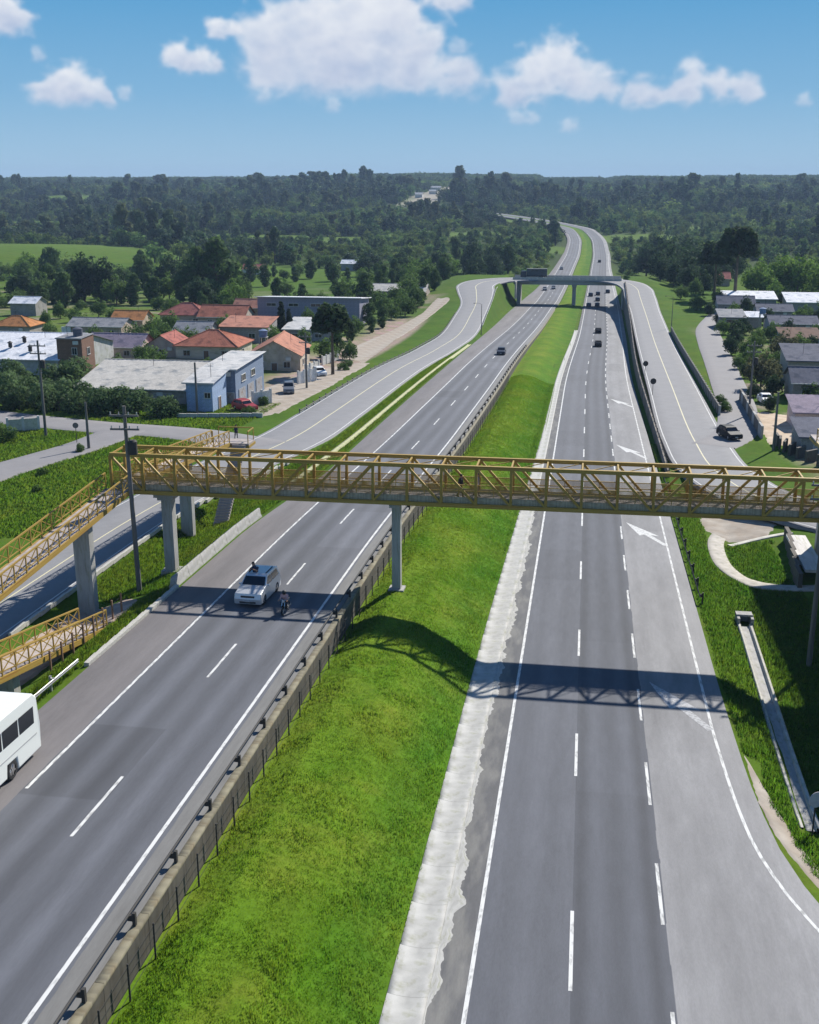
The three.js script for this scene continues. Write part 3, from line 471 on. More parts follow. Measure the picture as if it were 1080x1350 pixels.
// ---------------------------------------------------------------- the road overpass
{
  const O = thing('overpass', 'concrete road overpass with parapets crossing the highway', 'overpass');
  const y = DECK, z0 = -421.4, z1 = -431.8;
  const gir = (z) => box(39, 1.5, 0.7, -7, y - 1.05, z);
  for (const z of [z0 - 0.6, z0 - 3.6, z0 - 6.8, z1 + 0.6]) part('girder', gir(z), M.conc, O);
  part('deck', box(39.4, 0.32, 10.6, -7, y - 0.28, (z0 + z1) / 2), M.conc, O);
  const parapet = (z) => { for (let k = 0; k < 13; k++) part('parapet_panel', box(2.96, 0.95, 0.25, -25.3 + 3 * k, y + 0.35, z), M.concPale, O); };
  parapet(z0 + 0.1); parapet(z1 - 0.1);
  for (const z of [z0 - 2, z1 + 2]) part('pier', join([box(1.3, 11, 1.3, -4.6, y - 6.8, z)]), M.conc, O);
  part('pier_cap', box(1.7, 0.9, 9, -4.6, y - 2.2, (z0 + z1) / 2), M.conc, O);
  part('abutment', box(1.2, 11, 10.2, -24.6, y - 6.4, (z0 + z1) / 2), M.conc, O); part('abutment', box(1.2, 11, 10.2, 13.6, y - 6.4, (z0 + z1) / 2), M.conc, O);
  part('wing_wall', box(0.5, 6, 9, -25.2, y - 3.2, z0 + 4.8), M.conc, O); part('wing_wall', box(0.5, 9, 12, 12.6, y - 5, z0 + 6), M.conc, O);
}
// ---------------------------------------------------------------- retaining wall, guardrails, fences
{
  const Wl = thing('retaining_wall', 'long weathered concrete retaining wall holding up the left carriageway', 'wall');
  const vars = [0.92, 1, 1.08, 0.85].map((f) => std({ map: T.wall, color: C3(.1 * f, .088 * f, .072 * f) }));
  const piece = (a, b) => { const x = (L_in(a) + L_in(b)) / 2 + 0.22, h0 = (s) => surf(L_in(s) + 0.7, s) - 0.3, g = strip(a, b, 4, (s) => L_in(s) + 0.02, (s) => L_in(s) + 0.4, (xx, s) => LY(s) + 0.06, 2, (xx, s) => [s / 5, 0], 0); const n = Math.max(2, Math.ceil((b - a) / 4) + 1);
    const face = grid(n, 3, (i, j) => { const s = lerp(a, b, i / (n - 1)); return [L_in(s) + 0.4, lerp(LY(s) + 0.06, Math.min(h0(s), LY(s) - 0.3), j / 2), -s]; }, (i, j) => [lerp(a, b, i / (n - 1)) / 5, j * 0.25]);
    const ends = [a, b].map((s, k) => grid(2, 2, (i, j) => [lerp(L_in(s) + 0.02, L_in(s) + 0.4, k ? 1 - i : i), lerp(h0(s), LY(s) + 0.06, j), -s], (i, j) => [i * 0.1, j * 0.3])); return join([g, face, ...ends]); };
  let k = 0;
  for (let s = 22; s < 142; s += 2) part('panel', piece(s + 0.014, s + 1.986), vars[(k * 7 + (k >> 2)) % 4], Wl), k++;
  for (let s = 142; s < 400; s += 6) part('panel', piece(s + 0.02, s + 5.98), vars[(k * 5 + (k >> 1)) % 4], Wl), k++;
  part('panel', piece(-20, 22), M.wall, Wl);
  const cope = (a, b) => strip(a, b, 4, (s) => L_in(s) + 0.1, (s) => L_in(s) + 0.43, (x, s) => LY(s) + 0.16, 2, (x, s) => [s / 4, x / 4], 0.16);
  for (let s = 22; s < 142; s += 4) part('coping', cope(s + 0.01, s + 3.99), M.cope, Wl); part('coping', cope(-20, 22), M.cope, Wl); part('coping', cope(142, 400), M.cope, Wl);
}
function wBeam(s0, s1, xf, yf, h, side, step = 4) {      // corrugated guardrail beam
  const prof = [[0, 0], [0.04, 0.03], [0.04, 0.07], [0, 0.11], [0.04, 0.15], [0.04, 0.19], [0, 0.22]], n = Math.max(2, Math.ceil((s1 - s0) / step) + 1);
  return grid(n, 7, (i, j) => { const s = lerp(s0, s1, i / (n - 1)); return [xf(s) + side * prof[j][0], yf(s) + h + prof[j][1], -s]; }, (i, j) => [lerp(s0, s1, i / (n - 1)) / 2, j / 6]);
}
function guardrail(label, s0, s1, xf, yf, mat, postGap, side, opt = {}) {
  const G = thing('guardrail', label, 'guardrail');
  if (opt.thin) part('rail', new THREE.TubeGeometry(new THREE.CatmullRomCurve3(Array.from({ length: 60 }, (_, i) => { const s = lerp(s0, s1, i / 59); return V3(xf(s), yf(s) + 0.68, -s); })), 120, 0.055, 6), mat, G); else part('rail', wBeam(s0, s1, xf, yf, 0.45, side), mat, G);
  const pg = new THREE.BoxGeometry(0.12, 1.05, 0.14), sp = new THREE.BoxGeometry(0.2, 0.22, 0.12);
  for (let s = s0 + 0.5; s < s1; s += postGap) { const p = part('post', pg, opt.post ?? mat, G); p.position.set(xf(s) - side * 0.22, yf(s) + 0.28, -s); const b = part('spacer', sp, opt.post ?? mat, p); b.position.set(side * 0.14, 0.3, 0); }
  return G;
}
guardrail('dark rusty guardrail on top of the long retaining wall', 20, 262, (s) => L_in(s) - 0.02, (s) => LY(s) - 0.12, M.darkSteel, 4.25, -1, { thin: true });
guardrail('dark guardrail along the verge beside the light third lane', 83.5, 127, (s) => Rout(s) + 0.35, (s) => Y(s), M.darkSteel, 4, -1);
guardrail('galvanised guardrail by the shoulder next to the parked bus', 44, 56.5, (s) => L_out(s) - 0.45, (s) => LY(s) - 0.05, M.galv, 3, 1);
guardrail('pale guardrail on the ramp side above the drainage channel', 300, 392, (s) => rampLr(s) + 0.1, (s) => rampL(s), M.galv, 4, 1);
guardrail('grey guardrail between ramp road and sandy track', 150, 330, (s) => rampLl(s) + 0.55, (s) => rampL(s) - 0.05, M.pole, 4, 1);
{
  const F = thing('wire_fence', 'thin post and wire fence at the foot of the retaining wall', 'fence');
  const pg = new THREE.CylinderGeometry(0.035, 0.04, 1.7, 6), x = (s) => L_in(s) + 0.75;
  for (let s = 24; s < 200; s += 2.4) part('post', pg, M.darkSteel, F).position.set(x(s), surf(x(s), s) + 0.75, -s);
  for (const h of [0.4, 0.75, 1.1, 1.5]) part('wire', new THREE.TubeGeometry(new THREE.CatmullRomCurve3(Array.from({ length: 40 }, (_, i) => { const s = 24 + i * 4.5; return V3(x(s), surf(x(s), s) + h, -s); })), 160, 0.009, 4), M.darkSteel, F);
  // retaining wall of the right ramp
  const K = thing('retaining_wall', 'dark retaining wall carrying the right ramp above the carriageway', 'wall');
  const xr = (s) => Rout(s) + 0.95, top = (s) => rampTop(12, s) + 0.55;
  for (let s = 130; s < 415; s += 5) {
    const a = s + 0.02, b = s + 4.98, f = (x, q, j) => 0;
    const g = join([grid(2, 2, (i, j) => { const q = i ? b : a; return [xr(q) - 0.2, j ? top(q) : Y(q) - 0.3, -q]; }, (i, j) => [(i ? b : a) / 5, j * 0.5]), grid(2, 2, (i, j) => { const q = i ? b : a; return [xr(q) + (j ? 0.2 : -0.2), top(q), -q]; }, (i, j) => [(i ? b : a) / 5, j * 0.1]), grid(2, 2, (i, j) => { const q = i ? b : a; return [xr(q) + 0.2, j ? top(q) : Y(q) - 0.3, -q]; }, (i, j) => [(i ? b : a) / 5, j * 0.5]), grid(2, 2, (i, j) => [xr(a) + (i ? 0.2 : -0.2), j ? top(a) : Y(a), -a], (i, j) => [i * 0.1, j * 0.5])]);
    part('panel', g, [M.wall, std.w1 ??= std({ map: T.wall, color: C3(.2, .17, .14) })][(s / 5) % 2], K);
  }
  part('rail', wBeam(128, 412, (s) => xr(s) + 0.05, (s) => top(s) + 0.05, 0.2, -1), M.darkSteel, K);
  for (let s = 130; s < 412; s += 4) part('rail_post', box(0.1, 0.55, 0.12, xr(s) + 0.1, top(s) + 0.26, -s), M.darkSteel, K);
  // garden wall above the right ramp
  const Q = thing('boundary_wall', 'grey weathered wall between the right ramp and the grassy triangle', 'wall');
  for (let s = 172; s < 292; s += 3) { const x = lerp(20.3, 21.2, (s - 172) / 120); part('panel', box(0.22, 1.5, 2.95, x, surf(x, s) + 0.6, -s - 1.5), (s / 3) % 3 ? M.wall : M.conc, Q); part('pier', box(0.3, 1.7, 0.3, x, surf(x, s) + 0.65, -s), M.conc, Q); }
  // concrete barrier by the left shoulder
  const J = thing('concrete_barrier', 'pale concrete barrier along the shoulder beside the footbridge pillar', 'barrier');
  const jp = [[-0.28, -0.3], [-0.28, 0.08], [-0.16, 0.3], [-0.09, 0.82], [0.09, 0.82], [0.16, 0.3], [0.28, 0.08], [0.28, -0.3]];
  for (let s = 72; s < 93; s += 3) { const a = s + 0.015, b = s + 2.985, X = (q) => L_out(q) - 0.55, o = 0.1; const g = grid(2, 8, (i, j) => { const q = i ? b : a; return [X(q) + jp[j][0], LY(q) - o + jp[j][1], -q]; }, (i, j) => [i, j / 4]); const e = [a, b].map((q) => { const sh = new THREE.ShapeGeometry(new THREE.Shape(jp.map((p) => new THREE.Vector2(...p)))); sh.translate(X(q), LY(q) - o, -q); return sh; }); part('segment', join([g, ...e]), M.conc, J); }
  const Lk = thing('kerb', 'low pale kerb along the shoulder between guardrail and barrier', 'kerb'); for (let s = 57; s < 71.5; s += 1.5) part('kerb_stone', box(0.3, 0.4, 1.47, L_out(s) - 0.2, LY(s) - 0.02, -s - 0.75), M.concPale, Lk);
  const Kb = thing('kerb', 'low concrete kerb along the inner edge of the ramp road strip', 'kerb');
  for (let s = 62; s < 118; s += 2) { const x = rampLr(s) + 0.25; part('kerb_stone', box(0.22, 0.3, 1.97, x, rampL(s) + 0.06, -s - 1), M.concPale, Kb); }
  // drain and culvert in the right verge
  const D = thing('drain_channel', 'narrow concrete drain channel with a dark culvert mouth in the verge', 'drain'), dx = (s) => lerp(11.9, 12.8, clamp((s - 52) / 32));
  const wallL = (off) => strip(51.5, 82.5, 3, (s) => dx(s) + off - 0.11, (s) => dx(s) + off + 0.11, (x, s) => surf(dx(s), s) + 0.24, 2, (x, s) => [s / 3, x], 0.6);
  part('channel_wall', wallL(-0.42), M.concPale, D); part('channel_wall', wallL(0.42), M.concPale, D);
  part('channel_floor', strip(51.5, 82.5, 3, (s) => dx(s) - 0.36, (s) => dx(s) + 0.36, (x, s) => surf(dx(s), s) + 0.07, 3, (x, s) => [s / 3, x], 0), M.conc, D);
  const hy = surf(12.8, 83), hx = 12.82; part('culvert_headwall', join([box(0.2, 0.9, 1.5, hx - 0.5, hy + 0.2, -83.3), box(0.2, 0.9, 1.5, hx + 0.5, hy + 0.2, -83.3), box(1.2, 0.12, 0.9, hx, hy + 0.6, -83.7), box(1.2, 0.16, 0.14, hx, hy + 0.68, -83.2)]), M.conc, D); part('culvert_end', box(0.8, 0.6, 0.1, hx, hy + 0.22, -84), M.conc, D);
  // short wall of the plot under the footbridge end, with its pale slab
  const S = thing('plot_wall', 'long low dark wall with a whitewashed top beside the footpath loop', 'wall');
  for (let k = 0; k < 6; k++) { const s = 93.5 + k * 2.4, x = 18.4 + k * 0.22; part('panel', box(0.35, 1.5, 2.36, x, surf(x, s) + 0.6, -s), M.wall, S); }
  part('slab', box(1.7, 0.24, 10, 19.9, surf(19.6, 99) + 1.05, -99), std({ map: T.conc, color: C3(.72, .68, .64) }), S);
  // yellow railing posts and wooden stakes along the pedestrian path
  const Pk = thing('stake_fence', 'row of brown stakes beside the pedestrian path below the ramp', 'fence');
  for (let k = 0; k < 8; k++) { const s = 57 + k * 1.6, x = -29.8 - 0.05 * k; part('stake', box(0.1, 1.5, 0.1, x, surf(x, s) + 0.65, -s), std.w2 ??= std({ map: T.wall, color: C3(.25, .15, .09) }), Pk); }
  part('wire', bar(V3(-29.8, surf(-29.8, 57) + 1.1, -57), V3(-30.2, surf(-30.2, 68) + 1.1, -68), 0.02), M.darkSteel, Pk);
}
// ---------------------------------------------------------------- vehicles (built facing +x, wheels on y = 0)
function sideShape(pts) { const s = new THREE.Shape(); pts.forEach((p, i) => i ? s.lineTo(p[0], p[1]) : s.moveTo(p[0], p[1])); s.closePath(); return s; }
function slabBody(pts, width, belt, tumble, bevel = 0.06) {
  const g = new THREE.ExtrudeGeometry(sideShape(pts), { depth: width - 2 * bevel, bevelEnabled: true, bevelThickness: bevel, bevelSize: bevel, bevelSegments: 3, curveSegments: 8 });
  g.translate(0, 0, -(width - 2 * bevel) / 2);
  const p = g.attributes.position; for (let i = 0; i < p.count; i++) { const y = p.getY(i), x = p.getX(i), xm = Math.max(...[0]); let k = 1; if (y > belt) k -= tumble * (y - belt); p.setZ(i, p.getZ(i) * k); }
  g.computeVertexNormals(); return g;
}
function arc(cx, r, n = 8) { const o = []; for (let i = 0; i <= n; i++) { const a = Math.PI * i / n; o.push([cx - Math.cos(a) * r, 0.36 + Math.sin(a) * r * 0.98]); } return o; }
function panel(pts3) { const g = new THREE.BufferGeometry(), p = []; for (let i = 1; i < pts3.length - 1; i++) p.push(...pts3[0], ...pts3[i], ...pts3[i + 1]); g.setAttribute('position', new THREE.Float32BufferAttribute(p, 3)); g.setAttribute('uv', new THREE.Float32BufferAttribute(new Array(p.length / 3 * 2).fill(0), 2)); g.computeVertexNormals(); return g; }
const tyreGeo = (() => { const g = new THREE.LatheGeometry([[0.2, -0.1], [0.3, -0.11], [0.335, -0.08], [0.34, 0], [0.335, 0.08], [0.3, 0.11], [0.2, 0.1]].map((p) => new THREE.Vector2(...p)), 20); g.rotateX(Math.PI / 2); return g; })();
const rimGeo = (() => { const g = join([cyl(0.21, 0.21, 0.16, 14, 0, -0.08, 0), ...[0, 1, 2, 3, 4].map((k) => { const b = box(0.06, 0.2, 0.16, 0, 0, 0.1); b.rotateY(k * 1.2566); return b; })]); g.rotateX(Math.PI / 2); return g; })();
function wheelAt(parent, x, z, r = 0.34) { const w = new THREE.Group(); w.name = 'wheel'; w.position.set(x, r, z); w.scale.setScalar(r / 0.34); parent.add(w); part('tyre', tyreGeo, M.rubber, w); part('rim', rimGeo, M.chrome, w); }
const paints = {};
function paintMat(key, r, g, b, metal = 0.2) { return paints[key] ??= new THREE.MeshPhysicalMaterial({ color: C3(r, g, b), roughness: 0.42, metalness: metal, clearcoat: 0.25, clearcoatRoughness: 0.2, specularIntensity: 0.6 }); }
function makeCar(name, label, paint, o = {}) {           // hatchback, saloon or sport utility
  const L = o.len ?? 4.2, H = o.h ?? 1.48, Wd = o.w ?? 1.74, k = H / 1.48, suv = o.suv, f = L / 4.2, G = thing(name, label, 'car', [0, 0, 0], 0, o.group);
  const rearRoof = suv ? -1.75 : o.saloon ? -0.9 : -1.5, rearTop = suv ? -1.95 : o.saloon ? -1.5 : -1.95, bl = 0.92 * k;
  const low = [[-2.05, 0.28], [-1.62, 0.26], ...arc(-1.28, 0.37), [-0.85, 0.24], [0.9, 0.24], ...arc(1.28, 0.37), [1.65, 0.26], [2.02, 0.3], [2.06, 0.58], [1.98, 0.76 * k], [1.05, bl + 0.03], [0.8, bl + 0.05], [-1.9, bl + 0.06], [-2.06, 0.7]].map((p) => [p[0] * f, p[1]]);
  part('body', slabBody(low, Wd, 0.6, 0.06), paint, G);
  const cab = [[0.98, bl - 0.02], [0.3, H - 0.1], [0.12, H - 0.03], [rearRoof + 0.3, H - 0.02], [rearRoof, H - 0.09], [rearTop, bl]].map((p) => [p[0] * f, p[1]]);
  part('cabin', slabBody(cab, Wd - 0.06, bl, 0.26, 0.05), paint, G);
  const zt = (y) => (Wd - 0.06) / 2 * (1 - 0.26 * Math.max(0, y - bl)) + 0.012, y0 = bl + 0.07, y1 = H - 0.14;
  for (const s of [-1, 1]) {
    const q = (x, y) => [x * f, y, s * zt(y)];
    const front = [q(0.72, y0), q(0.24, y1), q(-0.32, y1), q(-0.32, y0)], rear = [q(-0.42, y0), q(-0.42, y1), q(rearRoof + 0.22, y1), q(rearTop + 0.24, y0)];
    part('side_window', panel(s > 0 ? front.reverse() : front), M.glass, G); part('side_window', panel(s > 0 ? rear.reverse() : rear), M.glass, G);
    part('mirror', new RoundedBoxGeometry(0.14, 0.13, 0.2, 2, 0.04).translate(0.72 * f, bl + 0.08, s * (Wd / 2 + 0.06)), paint, G);
    part('headlight', new RoundedBoxGeometry(0.2, 0.16, 0.36, 2, 0.05).translate(1.96 * f, 0.64 * k, s * (Wd / 2 - 0.26)), M.lampGlass, G);
    part('tail_light', new RoundedBoxGeometry(0.12, 0.26, 0.22, 2, 0.04).translate(-2.02 * f, 0.76 * k, s * (Wd / 2 - 0.17)), M.redLamp, G);
    for (const x of [-1.28, 1.28]) wheelAt(G, x * f, s * (Wd / 2 - 0.12), suv ? 0.36 : 0.32);
    if (suv) part('roof_rail', bar(V3(-1.3 * f, H + 0.05, s * 0.6), V3(0.1 * f, H + 0.05, s * 0.6), 0.04), M.black, G);
  }
  const wz = (y) => zt(y) - 0.1, sl = (x, y, z) => [x * f, y, z];
  part('windscreen', panel([sl(0.93, y0 - 0.02, -wz(y0)), sl(0.93, y0 - 0.02, wz(y0)), sl(0.37, y1 + 0.04, wz(y1)), sl(0.37, y1 + 0.04, -wz(y1))].map((p) => [p[0] + 0.055, p[1], p[2]])), M.glass, G);
  part('rear_window', panel([sl(rearTop + 0.03, y0, wz(y0)), sl(rearTop + 0.03, y0, -wz(y0)), sl(rearRoof + 0.02, y1, -wz(y1)), sl(rearRoof + 0.02, y1, wz(y1))].map((p) => [p[0] - 0.06, p[1], p[2]])), M.glass, G);
  part('grille', new RoundedBoxGeometry(0.08, 0.2, Wd * 0.52, 2, 0.03).translate(2.055 * f, 0.6 * k, 0), M.grille, G); part('bumper_vent', box(0.06, 0.12, Wd * 0.6, 2.08 * f, 0.36, 0), M.grille, G); part('number_plate', box(0.02, 0.12, 0.4, 2.115 * f, 0.47, 0), M.lampGlass, G);
  return G;
}
function setOn(o, x, s, y, turn, pitch = 0) { o.position.set(x, y, -s); o.rotation.order = 'YXZ'; o.rotation.set(0, turn, pitch); return o; }
const TO = -Math.PI / 2, AWAY = Math.PI / 2;             // facing the camera / driving away
const GR = 0.04;                                         // the grade: nose up towards the camera
const suv = makeCar('car', 'silver sport utility vehicle with a person standing up through its roof', paintMat('silver', .62, .64, .66, 0.55), { suv: 1, h: 1.74, len: 4.65, w: 1.86 });
setOn(suv, -21.35, 70.8, LY(70.8) + 0.035, TO - 0.03, GR);
const dark = paintMat('navy', .03, .035, .05), greyP = paintMat('grey', .16, .17, .19, .4), whiteP = paintMat('white', .75, .75, .74, 0), redP = paintMat('red', .32, .03, .03), blackP = matt({ color: C3(.016, .016, .018), roughness: 0.55, specularIntensity: 0.3 });
setOn(makeCar('car', 'dark blue car driving down the left carriageway', dark, {}), -17.3 + LS(239) * 0, 240.5, LY(240.5) + 0.035, TO, GR);
const far0 = makeCar('car', 'dark car driving away on the right carriageway before the overpass', blackP, { saloon: 1, group: 'cars on the right carriageway' }); setOn(far0, 2.9 + 0.4, 284, Y(284) + 0.035, AWAY, -GR);
const onR = (x, s) => { const c = copyOf(far0); setOn(c, x, s, Y(s) + 0.035, AWAY, -0.02); };
onR(3.6, 322);
const far1 = makeCar('car', 'dark car in the queue of traffic under the overpass', dark, { group: 'queue under the overpass' }); setOn(far1, 3.9, 421, Y(421) + 0.035, AWAY);
for (const [x, s] of [[0.9, 419], [4.2, 447], [4.5, 476], [1.6, 470], [8.6, 488]]) { const c = copyOf(far1); setOn(c, x, s, Y(s) + 0.035, AWAY); }
const far2 = makeCar('car', 'grey car on the left carriageway beyond the overpass', greyP, { group: 'cars coming from beyond the overpass' }); setOn(far2, -18.6 + 1, 492, LY(492) + 0.035, TO);
for (const [x, s] of [[-14.2, 500], [-13.8, 622]]) { const c = copyOf(far2); setOn(c, x, s, LY(s) + 0.04, TO); }
const far3 = makeCar('car', 'dark car climbing away on the right carriageway beyond the overpass', blackP, {}); setOn(far3, 6.6, 690, Y(690) + 0.05, AWAY);
setOn(makeCar('car', 'black car pulling out where the side street meets the ramp', blackP, { w: 1.8, h: 1.55 }), 19.6, 153.5, surf(19.6, 153.5) + 0.15, TO + 0.35);
setOn(makeCar('car', 'white car parked above the cream yard by the houses', whiteP, { saloon: 1 }), 28.6, 184, surf(28.6, 184) + 0.02, TO + 0.1);
setOn(makeCar('car', 'grey car parked in front of the blue workshop', greyP, { suv: 1, h: 1.7 }), -45.6, 172, surf(-45.6, 172) + 0.1, TO + 0.25);
setOn(makeCar('car', 'red car parked on the sandy forecourt by the hedge', redP, {}), -47.2, 153.5, surf(-47.2, 153.5) + 0.1, TO + 0.9);
setOn(makeCar('car', 'white car parked at the far end of the sandy forecourt', whiteP, {}), -46.3, 196, surf(-46.3, 196) + 0.1, TO + 0.5);
// ---- white bus, only its tail in view
{
  const B = thing('bus', 'white bus with dark side windows stopped on the left shoulder', 'bus'), Wd = 2.5, L = 11.5, H = 3.15, wp = paintMat('busWhite', .74, .76, .72, 0);
  const pts = [[-L, 0.34], [-L + 1.8, 0.34], [-L + 1.9, 0.95], [-L + 2.9, 0.95], [-L + 3.0, 0.34], [-3.3, 0.34], [-3.2, 0.95], [-2.2, 0.95], [-2.1, 0.34], [0, 0.4], [0.04, 1.5], [-0.1, H - 0.25], [-0.4, H], [-L + 0.4, H], [-L + 0.05, H - 0.3], [-L - 0.04, 1.5]];
  part('body', slabBody(pts.map((p) => [p[0], p[1]]), Wd, 1.6, 0.02, 0.07), wp, B);
  for (const s of [-1, 1]) {
    for (let k = 0; k < 7; k++) { const x0 = -0.45 - k * 1.52, x1 = x0 - 1.42, z = s * (Wd / 2 * (1 - 0.02 * 0.9) + 0.012), q = [[x0, 1.78, z], [x1, 1.78, z], [x1, 2.62, z], [x0, 2.62, z]]; part('side_window', panel(s > 0 ? q.reverse() : q), M.glass, B); }
    part('side_stripe', box(L - 0.6, 0.05, 0.01, -L / 2, 1.2, s * (Wd / 2 + 0.006)), M.oldPaint, B);
    for (const x of [-2.7, -L + 2.4]) wheelAt(B, x, s * (Wd / 2 - 0.16), 0.48);
    part('tail_light', box(0.05, 0.35, 0.18, 0.03, 1.1, s * 1.02), M.redLamp, B);
  }
  part('rear_window', box(0.05, 0.8, 1.8, 0.02, 2.2, 0), M.glass, B); part('rear_bumper', new RoundedBoxGeometry(0.16, 0.3, 2.44, 2, 0.05).translate(0.06, 0.5, 0), M.concPale, B); part('roof_vent', new RoundedBoxGeometry(0.8, 0.12, 0.8, 2, 0.04).translate(-4, H + 0.04, 0), wp, B); part('roof_vent', new RoundedBoxGeometry(0.8, 0.12, 0.8, 2, 0.04).translate(-8, H + 0.04, 0), wp, B);
  B.position.set(-26.15, LY(45.8) + 0.04, -45.9); B.rotation.order = 'YXZ'; B.rotation.set(0, AWAY, -GR);
}
// ---- cargo truck crossing on the overpass
{
  const K = thing('truck', 'dark box truck crossing the overpass', 'truck');
  part('cargo_box', new RoundedBoxGeometry(7.4, 2.5, 2.5, 2, 0.05).translate(-1.2, 2.3, 0), std({ map: T.steel, color: C3(.06, .075, .085), roughness: 0.6 }), K); part('chassis', box(9.6, 0.3, 1.0, -0.2, 0.85, 0), M.black, K);
  part('cab', slabBody([[2.7, 0.5], [4.6, 0.5], [4.65, 1.5], [4.35, 2.6], [2.7, 2.65]], 2.3, 1.5, 0.06), dark, K); part('windscreen', panel([[4.72, 1.55, 0.95], [4.72, 1.55, -0.95], [4.45, 2.4, -0.9], [4.45, 2.4, 0.9]]), M.glass, K);
  for (const x of [-3.6, -2.4, 3.5]) for (const z of [-1, 1]) wheelAt(K, x, z, 0.48);
  K.position.set(-19.5, DECK + 0.1, -425.4); K.rotation.y = Math.PI;
}
// ---------------------------------------------------------------- people: tapered limbs joined in one skin
function figure(J, bones, cell = 0.03) {                 // J: joints; bones: [a, b, ra, rb, colour]
  const lo = V3(1e9, 1e9, 1e9), hi = V3(-1e9, -1e9, -1e9);
  for (const [a, b, ra, rb] of bones) for (const [q, r] of [[a, ra], [b, rb]]) { lo.min(V3(...J[q]).subScalar(r + 0.06)); hi.max(V3(...J[q]).addScalar(r + 0.06)); }
  const c = lo.clone().add(hi).multiplyScalar(0.5), half = Math.max(hi.x - lo.x, hi.y - lo.y, hi.z - lo.z) / 2, res = Math.min(90, Math.ceil(2 * half / cell) + 4), mc = new MarchingCubes(res, new THREE.MeshBasicMaterial(), false, false, 60000);
  mc.isolation = 0; const seg = bones.map(([a, b, ra, rb, col]) => ({ a: J[a], d: J[b].map((v, i) => v - J[a][i]), ra, rb, col }));
  const dist = (p, s) => { const q = [p[0] - s.a[0], p[1] - s.a[1], p[2] - s.a[2]], dd = s.d[0] ** 2 + s.d[1] ** 2 + s.d[2] ** 2 + 1e-9, t = clamp((q[0] * s.d[0] + q[1] * s.d[1] + q[2] * s.d[2]) / dd); return Math.hypot(q[0] - t * s.d[0], q[1] - t * s.d[1], q[2] - t * s.d[2]) - lerp(s.ra, s.rb, t); };
  const world = (i) => (i - res / 2) / (res / 2) * half;
  for (let z = 0; z < res; z++) for (let y = 0; y < res; y++) for (let x = 0; x < res; x++) { const p = [c.x + world(x), c.y + world(y), c.z + world(z)]; let e = 0; for (const s of seg) e += Math.exp(-dist(p, s) * 38); mc.field[z * res * res + y * res + x] = Math.log(e + 1e-12) / 38; }
  mc.update();
  const n = mc.count, pos = new Float32Array(n * 3), nor = new Float32Array(n * 3), col = new Float32Array(n * 3);
  for (let i = 0; i < n; i++) {
    const p = [0, 1, 2].map((k) => mc.positionArray[i * 3 + k] * half + [c.x, c.y, c.z][k]); let best = 1e9, bc = [0, 0, 0]; for (const s of seg) { const d = dist(p, s); if (d < best) { best = d; bc = s.col; } }
    const l = Math.hypot(mc.normalArray[i * 3], mc.normalArray[i * 3 + 1], mc.normalArray[i * 3 + 2]) || 1;
    for (let k = 0; k < 3; k++) { pos[i * 3 + k] = p[k]; nor[i * 3 + k] = mc.normalArray[i * 3 + k] / l; col[i * 3 + k] = bc[k]; }
  }
  const g = new THREE.BufferGeometry(); g.setAttribute('position', new THREE.BufferAttribute(pos, 3)); g.setAttribute('normal', new THREE.BufferAttribute(nor, 3)); g.setAttribute('color', new THREE.BufferAttribute(col, 3)); return g;
}
M.person = std({ vertexColors: true, roughness: 0.9 });
const SKIN = [.33, .19, .13], HAIR = [.02, .016, .013];
